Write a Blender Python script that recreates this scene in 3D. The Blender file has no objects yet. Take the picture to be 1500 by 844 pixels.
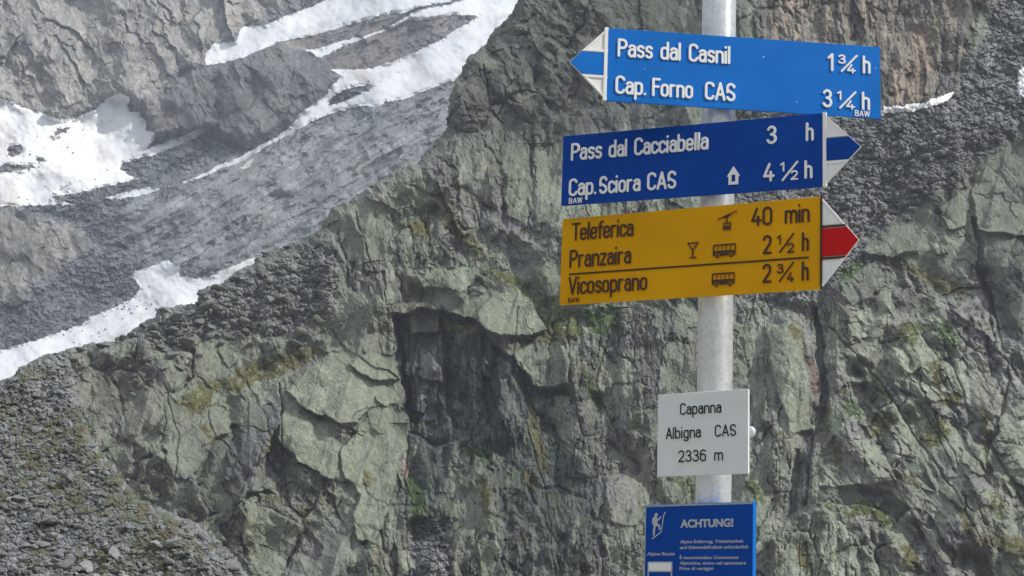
import bpy, bmesh, math, random
import numpy as np
from mathutils import Vector, Matrix
rad = math.radians
random.seed(7)
scn = bpy.context.scene
# ------------------------------------------------------------------ camera
FPX = 2400.0                                   # focal length in photo pixels (1500 wide)
CAM = np.array([0.0, 0.0, 1.6])
TH, RO = rad(12.23), rad(2.226)
_R = np.array([1., 0, 0]); _U = np.array([0, -math.sin(TH), math.cos(TH)]); _F = np.array([0, math.cos(TH), math.sin(TH)])
CR = _R * math.cos(RO) + _U * math.sin(RO); CU = _U * math.cos(RO) - _R * math.sin(RO); CF = _F
cd = bpy.data.cameras.new('camera'); cam = bpy.data.objects.new('camera', cd); scn.collection.objects.link(cam)
cd.sensor_width = 36.0; cd.lens = 36.0 * FPX / 1500.0; cd.clip_start = 0.05; cd.clip_end = 20000
M = Matrix(((CR[0], CU[0], -CF[0], CAM[0]), (CR[1], CU[1], -CF[1], CAM[1]), (CR[2], CU[2], -CF[2], CAM[2]), (0, 0, 0, 1)))
cam.matrix_world = M
scn.camera = cam
# ------------------------------------------------------------------ light
SUN_EL, SUN_AZ = rad(42), rad(112)             # azimuth clockwise from +Y
SUN = np.array([math.sin(SUN_AZ) * math.cos(SUN_EL), math.cos(SUN_AZ) * math.cos(SUN_EL), math.sin(SUN_EL)])
w = bpy.data.worlds.new('World'); scn.world = w; w.use_nodes = True
nt = w.node_tree; nt.nodes.clear()
sky = nt.nodes.new('ShaderNodeTexSky'); sky.sky_type = 'NISHITA'; sky.sun_disc = False
sky.sun_elevation = SUN_EL; sky.sun_rotation = SUN_AZ; sky.altitude = 2300; sky.air_density = 1.0; sky.dust_density = 3.0; sky.ozone_density = .6
bg = nt.nodes.new('ShaderNodeBackground'); bg.inputs['Strength'].default_value = 0.15
wo = nt.nodes.new('ShaderNodeOutputWorld')
# broken white cloud all round the sky, as the cloud shadows in the photograph imply
tcw = nt.nodes.new('ShaderNodeTexCoord'); cn = nt.nodes.new('ShaderNodeTexNoise'); cn.inputs['Scale'].default_value = 2.2; cn.inputs['Detail'].default_value = 7
cr = nt.nodes.new('ShaderNodeMapRange'); cr.inputs[1].default_value = .42; cr.inputs[2].default_value = .60; cr.clamp = True
mw = nt.nodes.new('ShaderNodeMix'); mw.data_type = 'RGBA'; mw.inputs[7].default_value = (7.2, 7.25, 7.3, 1)
nt.links.new(tcw.outputs['Generated'], cn.inputs['Vector']); nt.links.new(cn.outputs['Fac'], cr.inputs[0]); nt.links.new(cr.outputs[0], mw.inputs[0])
nt.links.new(sky.outputs[0], mw.inputs[6]); nt.links.new(mw.outputs[2], bg.inputs[0]); nt.links.new(bg.outputs[0], wo.inputs[0])
sl = bpy.data.lights.new('sun', 'SUN'); sl.energy = 3.5; sl.angle = rad(0.6); sl.color = (1.0, 0.965, 0.91)
so = bpy.data.objects.new('sun', sl); scn.collection.objects.link(so)
so.rotation_mode = 'QUATERNION'; so.rotation_quaternion = Vector(tuple(SUN)).to_track_quat('Z', 'Y'); so.location = (20, -10, 30)
scn.view_settings.view_transform = 'Standard'; scn.view_settings.look = 'None'
scn.view_settings.exposure = 0.58; scn.view_settings.gamma = 1.0; scn.view_settings.use_curve_mapping = False
HAZE = 0.00022
# ------------------------------------------------------------------ small helpers
def pix(x, y, d):                               # photo direction + distance along the view axis -> world
    x = np.asarray(x, np.float64); y = np.asarray(y, np.float64); d = np.asarray(d, np.float64)
    return CAM + d[..., None] * (CF + ((x - 750) / FPX)[..., None] * CR + ((422 - y) / FPX)[..., None] * CU)
def tag(o, label=None, cat=None, group=None, kind=None):
    if label: o['label'] = label
    if cat: o['category'] = cat
    if group: o['group'] = group
    if kind: o['kind'] = kind
    return o
def link(name, me, parent=None):
    o = bpy.data.objects.new(name, me); scn.collection.objects.link(o)
    if parent is not None: o.parent = parent
    return o
def N(m, t, **kw):
    n = m.node_tree.nodes.new(t)
    for k, v in kw.items():
        if k in n.inputs: n.inputs[k].default_value = v
        else: setattr(n, k, v)
    return n
def mat(name, col, rough=.6, metal=0.0, spec=.5, vary=0.0, vscale=30.0, bump=0.0, bscale=200.0):
    m = bpy.data.materials.new(name); m.use_nodes = True; L = m.node_tree.links
    b = m.node_tree.nodes['Principled BSDF']
    b.inputs['Base Color'].default_value = (*col, 1); b.inputs['Roughness'].default_value = rough
    b.inputs['Metallic'].default_value = metal; b.inputs['Specular IOR Level'].default_value = spec
    tc = N(m, 'ShaderNodeTexCoord')
    if vary > 0:
        no = N(m, 'ShaderNodeTexNoise', Scale=vscale, Detail=5.0); L.new(tc.outputs['Object'], no.inputs['Vector'])
        mr = N(m, 'ShaderNodeMapRange'); mr.inputs[1].default_value = .25; mr.inputs[2].default_value = .75
        mr.inputs[3].default_value = 1 - vary; mr.inputs[4].default_value = 1 + vary
        L.new(no.outputs['Fac'], mr.inputs[0])
        mx = N(m, 'ShaderNodeVectorMath', operation='SCALE'); mx.inputs[0].default_value = col
        L.new(mr.outputs[0], mx.inputs['Scale']); L.new(mx.outputs[0], b.inputs['Base Color'])
    if bump > 0:
        no = N(m, 'ShaderNodeTexNoise', Scale=bscale, Detail=4.0); L.new(tc.outputs['Object'], no.inputs['Vector'])
        bp = N(m, 'ShaderNodeBump', Strength=bump, Distance=.001); L.new(no.outputs['Fac'], bp.inputs['Height'])
        L.new(bp.outputs[0], b.inputs['Normal'])
    return m
# ------------------------------------------------------------------ noise toolkit (numpy)
def hsh(ix, iy, s):
    h = (ix.astype(np.int64) * 374761393 + iy.astype(np.int64) * 668265263 + s * 2246822519) & 0xffffffff
    h = ((h ^ (h >> 13)) * 1274126177) & 0xffffffff
    h = ((h ^ (h >> 16)) * 2654435761) & 0xffffffff
    return (((h ^ (h >> 15)) & 0xffffff) / 16777216.0).astype(np.float32)
def vnoise(x, y, s):
    x = np.asarray(x, np.float32); y = np.asarray(y, np.float32)
    ix = np.floor(x); iy = np.floor(y); fx = x - ix; fy = y - iy
    fx = fx * fx * fx * (fx * (fx * 6 - 15) + 10); fy = fy * fy * fy * (fy * (fy * 6 - 15) + 10)
    ix = ix.astype(np.int32); iy = iy.astype(np.int32); i0 = int(ix.min()); j0 = int(iy.min())
    nx = int(ix.max()) - i0 + 2; ny = int(iy.max()) - j0 + 2
    gi, gj = np.meshgrid(np.arange(i0, i0 + nx), np.arange(j0, j0 + ny)); T_ = hsh(gi, gj, s).ravel()
    k = (iy - j0) * nx + (ix - i0)
    a = T_[k]; b = T_[k + 1]; c = T_[k + nx]; d = T_[k + nx + 1]
    a += (b - a) * fx; c += (d - c) * fx
    return a + (c - a) * fy
def fbm(x, y, s, o=4, g=.5):                    # about -1..1
    t = 0; a = 1; n = 0
    for i in range(o):
        t = t + a * (vnoise(x + 17.3 * i, y - 9.1 * i, s + i) * 2 - 1); n += a
        x = x * 2.03; y = y * 2.03; a *= g
    return t / n * 1.5
def ridge(x, y, s, o=4):
    t = 0; a = 1; n = 0
    for i in range(o):
        v = 1 - np.abs(vnoise(x + 31.7 * i, y + 5.3 * i, s + i) * 2 - 1)
        t = t + a * v * v; n += a; x = x * 2.1; y = y * 2.1; a *= .5
    return t / n
def facets(x, y, scale, s, ang=0.0, stretch=1.0, tilt=.9, step=.45, crack=.12, cw=.10, warp=.38, K=.55, broken=0.0):
    """angular rock relief: tilted planes meeting in sharp ridges and grooves (min / max of planes), plus a share of broken
    blocks with open joints; long axis at ang (degrees in the image plane, 90 = vertical). Returns height, block id value, joint distance"""
    wx = fbm(x / scale / 1.6, y / scale / 1.6, s + 50, 4, .6) * (scale * warp); wy = fbm(x / scale / 1.6 + 40, y / scale / 1.6, s + 60, 4, .6) * (scale * warp)
    X = (x + wx).astype(np.float32); Y = (y + wy).astype(np.float32)
    c, n = math.cos(rad(ang)), math.sin(rad(ang))
    u = (X * c + Y * n) / (scale * stretch); v = (-X * n + Y * c) / scale
    ix = np.floor(u).astype(np.int32); iy = np.floor(v).astype(np.int32); i0 = int(ix.min()) - 1; j0 = int(iy.min()) - 1
    nx = int(ix.max()) - i0 + 2; ny = int(iy.max()) - j0 + 2
    gi, gj = np.meshgrid(np.arange(i0, i0 + nx), np.arange(j0, j0 + ny))
    px_ = (gi + .08 + .84 * hsh(gi, gj, s)).ravel().astype(np.float32); py_ = (gj + .08 + .84 * hsh(gi, gj, s + 1)).ravel().astype(np.float32)
    r0_ = ((hsh(gi, gj, s + 7) - .5) * step).ravel(); r1_ = ((hsh(gi, gj, s + 8) - .5) * 2 * tilt).ravel(); r2_ = ((hsh(gi, gj, s + 9) - .5) * 1.2 * tilt).ravel(); rid = hsh(gi, gj, s + 11).ravel()
    k0 = (iy - j0) * nx + (ix - i0)
    f1 = np.full(x.shape, 9., np.float32); f2 = f1.copy(); kk = k0.copy(); hn = np.zeros_like(f1); hi = np.full(x.shape, -9., np.float32); lo = -hi
    for i in (-1, 0, 1):
        for j in (-1, 0, 1):
            k = k0 + (j * nx + i); dx = u - px_[k]; dy = v - py_[k]; d = dx * dx + dy * dy
            h = r0_[k] + r1_[k] * dy + r2_[k] * dx
            hi = np.maximum(hi, h - K * d); lo = np.minimum(lo, h + K * d)
            m = d < f1
            f2 = np.where(m, f1, np.minimum(f2, d)); f1 = np.where(m, d, f1); kk = np.where(m, k, kk); hn = np.where(m, h, hn)
    e = np.sqrt(f2) - np.sqrt(f1)
    w1 = sm(-.25, .35, fbm(x / scale / 3.1 + 3, y / scale / 3.1, s + 70, 2)); w2 = sm(-.1, .5, fbm(x / scale / 2.7 + 9, y / scale / 2.7, s + 80, 2))
    w2 = np.maximum(w2, broken); h = (hi * (1 - w1) + lo * w1) * (1 - .6 * w2) + hn * .6 * w2
    h = h - crack * w2 * np.clip(1 - e / cw, 0, 1)
    return h * scale, rid[kk], e
def psdf(x, y, P):                              # signed distance, + inside
    P = np.array(P, np.float64); out = np.full(x.shape, -400., np.float32)
    pad = 60
    m = (x > P[:, 0].min() - pad) & (x < P[:, 0].max() + pad) & (y > P[:, 1].min() - pad) & (y < P[:, 1].max() + pad)
    X = x[m]; Y = y[m]
    d = np.full(X.shape, 1e9); ins = np.zeros(X.shape, bool)
    for k in range(len(P)):
        ax, ay = P[k]; bx, by = P[(k + 1) % len(P)]
        ex, ey = bx - ax, by - ay; L = ex * ex + ey * ey + 1e-9
        t = np.clip(((X - ax) * ex + (Y - ay) * ey) / L, 0, 1)
        d = np.minimum(d, (X - ax - t * ex) ** 2 + (Y - ay - t * ey) ** 2)
        if ay != by:
            c = ((ay > Y) != (by > Y)) & (X < (bx - ax) * (Y - ay) / (by - ay) + ax)
            ins ^= c
    d = np.sqrt(d); out[m] = np.where(ins, d, -d)
    return out
def sm(a, b, t):
    t = np.clip((t - a) / (b - a), 0, 1); return t * t * (3 - 2 * t)
def axis(lo, a, b, hi, step, cs):
    return np.concatenate([np.arange(lo, a, cs), np.arange(a, b, step), np.arange(b, hi + cs, cs)])
def grid_mesh(name, X, Y, D, keep, cols, material, smooth=True):
    ny, nx = X.shape
    P = pix(X, Y, D).reshape(-1, 3)
    q = keep[:-1, :-1] & keep[1:, :-1] & keep[:-1, 1:] & keep[1:, 1:]
    idx = np.arange(ny * nx).reshape(ny, nx)
    f = np.stack([idx[:-1, :-1][q], idx[1:, :-1][q], idx[1:, 1:][q], idx[:-1, 1:][q]], 1)
    used = np.zeros(ny * nx, bool); used[f.ravel()] = True
    mp = np.cumsum(used) - 1
    f = mp[f]; P = P[used]; me = bpy.data.meshes.new(name)
    me.vertices.add(len(P)); me.vertices.foreach_set('co', P.astype(np.float32).ravel())
    me.loops.add(f.size); me.loops.foreach_set('vertex_index', f.astype(np.int32).ravel())
    me.polygons.add(len(f)); me.polygons.foreach_set('loop_start', np.arange(0, f.size, 4, dtype=np.int32))
    me.polygons.foreach_set('use_smooth', np.full(len(f), smooth))
    me.update()
    if cols is not None:
        at = me.color_attributes.new('tint', 'FLOAT_COLOR', 'POINT')
        c = np.ones((len(P), 4), np.float32); c[:, :3] = cols.reshape(-1, 3)[used]
        at.data.foreach_set('color', c.ravel())
    me.materials.append(material); me.validate()
    return link(name, me)
def rock_material(name, s1, s2, bump, rough=.92, stretch=1.0):
    m = bpy.data.materials.new(name); m.use_nodes = True; L = m.node_tree.links
    b = m.node_tree.nodes['Principled BSDF']; b.inputs['Roughness'].default_value = rough; b.inputs['Specular IOR Level'].default_value = .25
    ge = N(m, 'ShaderNodeNewGeometry'); at = N(m, 'ShaderNodeVertexColor', layer_name='tint')
    n1 = N(m, 'ShaderNodeTexNoise', Scale=s1, Detail=6.0, Roughness=.65); n2 = N(m, 'ShaderNodeTexNoise', Scale=s2, Detail=5.0, Roughness=.7)
    vm = N(m, 'ShaderNodeVectorMath', operation='MULTIPLY'); vm.inputs[1].default_value = (1, 1, stretch); L.new(ge.outputs['Position'], vm.inputs[0])
    L.new(vm.outputs[0], n1.inputs['Vector']); L.new(vm.outputs[0], n2.inputs['Vector'])
    mr = N(m, 'ShaderNodeMapRange'); mr.inputs[1].default_value = .3; mr.inputs[2].default_value = .7; mr.inputs[3].default_value = .74; mr.inputs[4].default_value = 1.26
    L.new(n1.outputs['Fac'], mr.inputs[0])
    mx = N(m, 'ShaderNodeVectorMath', operation='SCALE'); L.new(at.outputs['Color'], mx.inputs[0]); L.new(mr.outputs[0], mx.inputs['Scale'])
    L.new(mx.outputs[0], b.inputs['Base Color'])
    bp = N(m, 'ShaderNodeBump', Strength=1.0, Distance=bump); L.new(n2.outputs['Fac'], bp.inputs['Height']); L.new(bp.outputs[0], b.inputs['Normal'])
    return m
# surface albedos; DK is dark rock varnish, also painted where recesses are shaded
LG = (.236, .262, .196); GG = (.172, .187, .156); GR = (.20, .205, .20); DK = (.036, .047, .052); PK = (.20, .175, .158)
OC = (.112, .10, .036); GN = (.055, .095, .022); BR = (.22, .19, .155); YL = (.27, .28, .11); SC = (.185, .192, .188); WH = (.42, .40, .36)
def colmix(C, c, wgt): return C * (1 - wgt[..., None]) + np.array(c, np.float32) * wgt[..., None]
# ================================================================== FAR MOUNTAIN (layer 1)
STEP = 1.25
xs = np.concatenate([np.arange(-1150, -220, 11.), axis(-220, -20, 830, 980, STEP, 6)]); ys = axis(-200, -15, 600, 1010, STEP, 9)
X, Y = np.meshgrid(xs, ys)
wx = fbm(X / 26, Y / 26, 900, 4) * 7; wy = fbm(X / 26 + 9, Y / 26, 910, 4) * 7
XX = X + wx; YY = Y + wy
BASE1 = 1000 * np.exp(1.05 * (560 - Y + .15 * (np.maximum(X, -300) - 300)) / FPX)
snowP = [
 [(-230, 60), (-40, 120), (0, 142), (12, 148), (30, 155), (65, 167), (85, 174), (110, 172), (140, 160), (157, 143), (178, 136), (190, 142), (190, 163), (205, 165), (215, 180), (215, 190), (228, 195), (225, 207), (214, 218), (235, 210), (265, 200), (290, 188), (302, 190), (295, 199), (262, 213), (235, 225), (205, 233), (195, 235), (180, 240), (176, 248), (195, 258), (205, 262), (150, 275), (120, 282), (75, 290), (110, 299), (30, 303), (0, 303), (-230, 330)],
 [(150, 291), (170, 283), (215, 274), (237, 277), (200, 289), (165, 293)],
 [(265, 265), (300, 253), (320, 242), (350, 230), (380, 213), (400, 203), (428, 182), (437, 168), (455, 155), (478, 138), (490, 120), (500, 112), (484, 103), (482, 100), (500, 101), (540, 100), (580, 88), (610, 75), (640, 60), (680, 35), (700, 24), (660, 22), (640, 28), (600, 30), (575, 42), (570, 38), (590, 25), (620, 12), (660, 5), (700, -8), (720, -200), (980, -200), (900, 20), (800, 70), (740, 100), (690, 120), (672, 117), (640, 126), (620, 135), (590, 147), (565, 150), (552, 158), (530, 155), (490, 165), (455, 180), (440, 190), (400, 210), (350, 239), (316, 251), (300, 259), (270, 270)],
 [(313, 63), (345, 60), (352, 40), (365, 37), (385, 37), (420, 22), (450, 12), (480, -2), (560, -60), (760, -200), (760, -60), (660, 3), (625, 8), (590, 20), (560, 22), (540, 30), (500, 40), (450, 55), (412, 60), (380, 75), (360, 83), (325, 93), (303, 96), (299, 88), (303, 75)],
 [(440, 72), (465, 72), (500, 60), (540, 50), (565, 42), (560, 48), (530, 58), (500, 70), (472, 85), (460, 82)],
 [(-230, 570), (0, 512), (60, 495), (120, 475), (133, 463), (160, 452), (195, 436), (204, 425), (200, 412), (194, 407), (196, 397), (220, 390), (247, 380), (262, 390), (267, 405), (305, 407), (325, 395), (372, 377), (420, 420), (300, 520), (0, 650), (-230, 690)],
 [(350, 248), (362, 236), (374, 232), (364, 246)]]
islands = [[(483, 153), (485, 145), (505, 132), (540, 124), (545, 128), (520, 140), (490, 153)], [(12, 228), (14, 214), (30, 213), (33, 222), (20, 230)],
           [(-5, 253), (0, 243), (40, 241), (48, 245), (18, 252)], [(80, 200), (85, 190), (103, 185), (95, 193)], [(55, 234), (62, 231), (66, 234), (58, 237)]]
sx = X + fbm(X / 7, Y / 7, 930, 3) * 1.5; sy = Y + fbm(X / 7 + 5, Y / 7, 940, 3) * 1.5
isl = np.full(X.shape, -400.)
for p in islands: isl = np.maximum(isl, psdf(sx, sy, p))
sn = []
for p in snowP:
    s = psdf(sx, sy, p); s = np.minimum(s, -isl); sn.append(s)
snow = np.maximum.reduce(sn)
# zones
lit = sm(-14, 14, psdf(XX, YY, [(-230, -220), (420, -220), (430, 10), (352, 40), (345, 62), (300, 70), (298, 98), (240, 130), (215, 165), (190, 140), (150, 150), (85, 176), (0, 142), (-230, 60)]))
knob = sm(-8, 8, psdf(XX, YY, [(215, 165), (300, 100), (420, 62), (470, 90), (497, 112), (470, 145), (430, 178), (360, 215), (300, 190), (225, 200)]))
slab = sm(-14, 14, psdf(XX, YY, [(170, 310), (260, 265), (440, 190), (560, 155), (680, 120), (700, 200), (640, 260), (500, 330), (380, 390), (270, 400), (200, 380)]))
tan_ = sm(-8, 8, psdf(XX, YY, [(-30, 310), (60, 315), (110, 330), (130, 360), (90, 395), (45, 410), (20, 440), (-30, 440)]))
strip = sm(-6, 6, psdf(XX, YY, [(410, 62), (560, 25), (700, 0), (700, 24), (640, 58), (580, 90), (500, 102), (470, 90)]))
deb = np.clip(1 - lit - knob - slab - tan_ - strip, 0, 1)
b1, r1, e1 = facets(X, Y, 46, 11, 60, 1.8, 1.1, .25, 0); b2, r2, e2 = facets(X, Y, 19, 12, 70, 2.2, 1.2, .25, 0); b3, r3, e3 = facets(X, Y, 8, 13, 60, 1.8, 1.2, .3, 0)
l1, q1, _ = facets(X, Y, 26, 14, -33, 3.2, .9, .2, 0); l2, q2, _ = facets(X, Y, 11, 15, -36, 3.5, 1.0, .2, 0); l3, q3, _ = facets(X, Y, 5, 16, -30, 2.5, 1.0, .3, 0)
g1, t1, _ = facets(X, Y, 7, 17, 10, 1.2, 1.3, .5, 0, broken=1); g2, t2, _ = facets(X, Y, 3.6, 18, 30, 1.1, 1.2, .9, .3, broken=1)
big = fbm(X / 150, Y / 110, 19, 3) * 26 + fbm(X / 50, Y / 50, 21, 4) * 8
rk = 0.8 * b1 + .9 * b2 + .8 * b3; lm = .85 * l1 + .9 * l2 + .7 * l3; gv = .8 * g1 + .7 * g2
us_0 = X * math.cos(rad(33)) - Y * math.sin(rad(33)); vs_0 = X * math.sin(rad(33)) + Y * math.cos(rad(33))
disp = big + (slab + .6 * deb) * (ridge(us_0 / 110, vs_0 / 22, 29, 4) - .4) * 16 + (lit + knob + tan_ * .8) * rk * 1.25 + (slab + strip) * lm * 1.5 + deb * gv * 1.6
disp += knob * 26 + lit * 14 + tan_ * 8 + slab * 6
rockdisp = disp
D1 = BASE1 - (disp - 10 * sm(-1, 12, snow)) * BASE1 / FPX
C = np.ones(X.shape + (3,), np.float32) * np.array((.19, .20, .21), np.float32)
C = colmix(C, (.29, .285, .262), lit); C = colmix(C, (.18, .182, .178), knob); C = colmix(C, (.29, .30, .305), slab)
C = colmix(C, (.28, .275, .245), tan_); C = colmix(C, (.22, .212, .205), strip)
us_ = X * math.cos(rad(33)) - Y * math.sin(rad(33)); vs_ = X * math.sin(rad(33)) + Y * math.cos(rad(33))
C *= (1 + (.34 - .16 * slab) * fbm(X / 2.6, Y / 2.6, 26, 3) + .38 * (slab + .7 * deb + .5 * strip) * fbm(us_ / 60, vs_ / 9, 28, 5) + .2 * fbm(X / 12, Y / 9, 27, 4))[..., None]
var = .75 + .5 * (.4 * r1 + .35 * r2 + .25 * r3); var2 = .8 + .4 * (.4 * q1 + .35 * q2 + .25 * q3); var3 = .75 + .5 * (.5 * t1 + .5 * t2)
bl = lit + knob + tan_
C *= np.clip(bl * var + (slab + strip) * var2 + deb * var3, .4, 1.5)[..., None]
warm = sm(.1, .7, fbm(X / 40, Y / 30, 23, 4)) * .45
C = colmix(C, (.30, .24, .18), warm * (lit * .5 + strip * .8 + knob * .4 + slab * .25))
C = colmix(C, (.12, .125, .13), sm(.2, .8, fbm(X / 14, Y / 38, 24, 4)) * .5 * bl)
FARM = rock_material('far_rock', .35, .8, 1.3)
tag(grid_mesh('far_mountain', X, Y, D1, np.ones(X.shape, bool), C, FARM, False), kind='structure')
# snow fields: a smooth skin over the rock, thinning out to nothing at its ragged edge
def snow_material():
    m = bpy.data.materials.new('old_snow'); m.use_nodes = True; L = m.node_tree.links
    b = m.node_tree.nodes['Principled BSDF']; b.inputs['Roughness'].default_value = .75; b.inputs['Specular IOR Level'].default_value = .3
    ge = N(m, 'ShaderNodeNewGeometry'); n = N(m, 'ShaderNodeTexNoise', Scale=.035, Detail=7.0, Roughness=.65); L.new(ge.outputs['Position'], n.inputs['Vector'])
    r = N(m, 'ShaderNodeValToRGB'); r.color_ramp.elements[0].position = .32; r.color_ramp.elements[0].color = (.52, .50, .47, 1)
    r.color_ramp.elements[1].position = .5; r.color_ramp.elements[1].color = (.74, .75, .76, 1)
    L.new(n.outputs['Fac'], r.inputs[0]); L.new(r.outputs[0], b.inputs['Base Color'])
    n2 = N(m, 'ShaderNodeTexNoise', Scale=.5, Detail=4.0); L.new(ge.outputs['Position'], n2.inputs['Vector'])
    bp = N(m, 'ShaderNodeBump', Strength=.3, Distance=.5); L.new(n2.outputs['Fac'], bp.inputs['Height']); L.new(bp.outputs[0], b.inputs['Normal'])
    return m
SNOW = snow_material()
for k, s in enumerate(sn):
    sb = big + knob * 26 + lit * 14 + tan_ * 8 + slab * 6 + fbm(X / 9, Y / 6, 70, 3) * .5
    w_ = sm(0, 5, s)
    hs = sb * w_ + rockdisp * (1 - w_) - 10 * sm(-1, 12, snow) * (1 - w_) + np.clip(s, -3, 5) * .3 + .7
    hs = np.where(s > 0, np.maximum(hs, rockdisp - 10 * sm(-1, 12, snow) + 1.3), hs)
    Ds = BASE1 - hs * BASE1 / FPX
    keep = s > -.2
    tag(grid_mesh('snow_field', X, Y, Ds, keep, None, SNOW), kind='structure')
bm = bmesh.new(); rs_ = random.Random(3)
for _ in range(120):
    c_ = rs_.choice([(150, 465, 60, 14), (205, 450, 50, 10), (120, 500, 70, 8), (60, 225, 60, 25), (100, 270, 60, 9), (520, 130, 60, 12), (610, 60, 80, 16), (430, 190, 40, 8)])
    x_ = rs_.gauss(c_[0], c_[2] * .6); y_ = c_[1] - (x_ - c_[0]) * (.42 if c_[1] > 400 else .3) + rs_.gauss(0, c_[3] * .5)
    i_ = min(max(np.searchsorted(xs, x_), 0), len(xs) - 1); j_ = min(max(np.searchsorted(ys, y_), 0), len(ys) - 1)
    if snow[j_, i_] < 3: continue
    d_ = float(BASE1[j_, i_] - (big[j_, i_] + knob[j_, i_] * 26 + lit[j_, i_] * 14 + tan_[j_, i_] * 8 + slab[j_, i_] * 6 + 3) * BASE1[j_, i_] / FPX); P_ = pix(x_, y_, d_); r_ = rs_.uniform(.2, .6)
    bmesh.ops.create_icosphere(bm, subdivisions=1, radius=r_, matrix=Matrix.Translation(Vector(tuple(P_))) @ Matrix.Diagonal((1.4, 1, .7, 1)))
me = bpy.data.meshes.new('snow_stones'); bm.to_mesh(me); bm.free(); me.materials.append(mat('wet_stone', (.07, .07, .072), .8)); tag(link('snow_stones', me), kind='stuff')
# ================================================================== MAIN CLIFF (layer 2)
xs = np.concatenate([axis(-220, -12, 1515, 1740, STEP, 6), np.arange(1751., 2500, 11.)]); ys = axis(-200, -12, 856, 1010, STEP, 6)
X, Y = np.meshgrid(xs, ys)
sil = [(-230, 700), (-50, 590), (0, 562), (27, 548), (28, 538), (67, 519), (83, 517), (110, 508), (140, 501), (167, 499), (180, 491), (187, 493), (193, 481), (227, 463), (227, 453), (240, 448), (287, 444), (290, 424), (320, 414), (333, 404), (370, 384), (377, 378), (400, 368), (447, 348), (467, 338), (487, 301), (500, 298), (533, 278), (573, 253), (613, 233), (633, 213), (653, 187), (655, 147), (663, 127), (670, 113), (683, 87), (713, 63), (723, 43), (750, 20), (758, 0), (780, -60), (800, -230), (2600, -230), (2600, 1100), (-230, 1100)]
silS = psdf(X + fbm(X / 9, Y / 9, 300, 3) * 3.0, Y + fbm(X / 9 + 3, Y / 9, 310, 3) * 3.0, sil)
silS = np.where((silS <= -399) & (Y > 600), 400, silS); silS = np.where(X > 900, np.maximum(silS, 60), silS)
BASE2 = 350 * np.exp(.75 * (900 - Y) / FPX)
wx = fbm(X / 22, Y / 22, 320, 4) * 4.5; wy = fbm(X / 22 + 9, Y / 22, 330, 4) * 4.5
XX = X + wx; YY = Y + wy
def Z(poly, soft=3.): return sm(-soft, soft, psdf(XX, YY, poly))
# orientation / texture zones
scr = np.maximum(Z([(1080, 150), (1240, 170), (1345, 162), (1400, 140), (1440, 40), (1470, -20), (1800, -50), (1800, 180), (1500, 195), (1430, 240), (1380, 275), (1300, 340), (1250, 400), (1190, 440), (1080, 440)], 12),
     np.maximum(Z([(600, 762), (657, 760), (670, 860), (590, 860)], 5), .8 * Z([(230, 440), (330, 410), (480, 345), (500, 400), (480, 470), (400, 500), (320, 490), (260, 510), (180, 500)], 14)))
vert = np.maximum.reduce([Z([(560, 455), (960, 455), (1060, 520), (1060, 900), (560, 900)], 25), Z([(640, 195), (1000, 160), (1000, 340), (830, 340), (700, 330), (640, 290)], 14), Z([(480, 310), (640, 300), (640, 360), (580, 440), (540, 440), (480, 360)], 12), Z([(1080, -250), (1470, -250), (1400, 140), (1290, 166), (1080, 150)], 12), Z([(1080, 450), (1230, 430), (1215, 700), (1190, 760), (1080, 760)], 18), Z([(1120, 790), (1194, 742), (1225, 755), (1262, 850), (1262, 1000), (1120, 1000)], 8)])
diag = Z([(1240, 520), (1330, 460), (1420, 470), (1520, 520), (1800, 560), (1800, 1000), (1262, 1000), (1250, 790), (1215, 700)], 22)
vert = np.clip(vert - scr, 0, 1); diag = np.clip(diag - scr, 0, 1) * (1 - vert * .5); blk = np.clip(1 - scr - np.maximum(vert, diag), 0, 1)
smooth = np.ones(X.shape, np.float32)           # texture amplitude, lowered on slabs
C = np.ones(X.shape + (3,), np.float32) * np.array(GG, np.float32)
H = np.zeros(X.shape, np.float32)
C = colmix(C, LG, sm(-.3, .6, fbm(X / 60, Y / 60, 340, 4)) * .6)
C = colmix(C, GR, sm(0, .7, fbm(X / 45 + 7, Y / 70, 350, 4)) * .7)
C = colmix(C, (.172, .165, .17), sm(.15, .7, fbm(X / 38 + 17, Y / 50, 355, 5)) * .6)
C = colmix(C, (.20, .175, .145), sm(.35, .8, fbm(X / 24 + 27, Y / 34, 356, 5)) * .5)
C = colmix(C, SC, scr)
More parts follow.
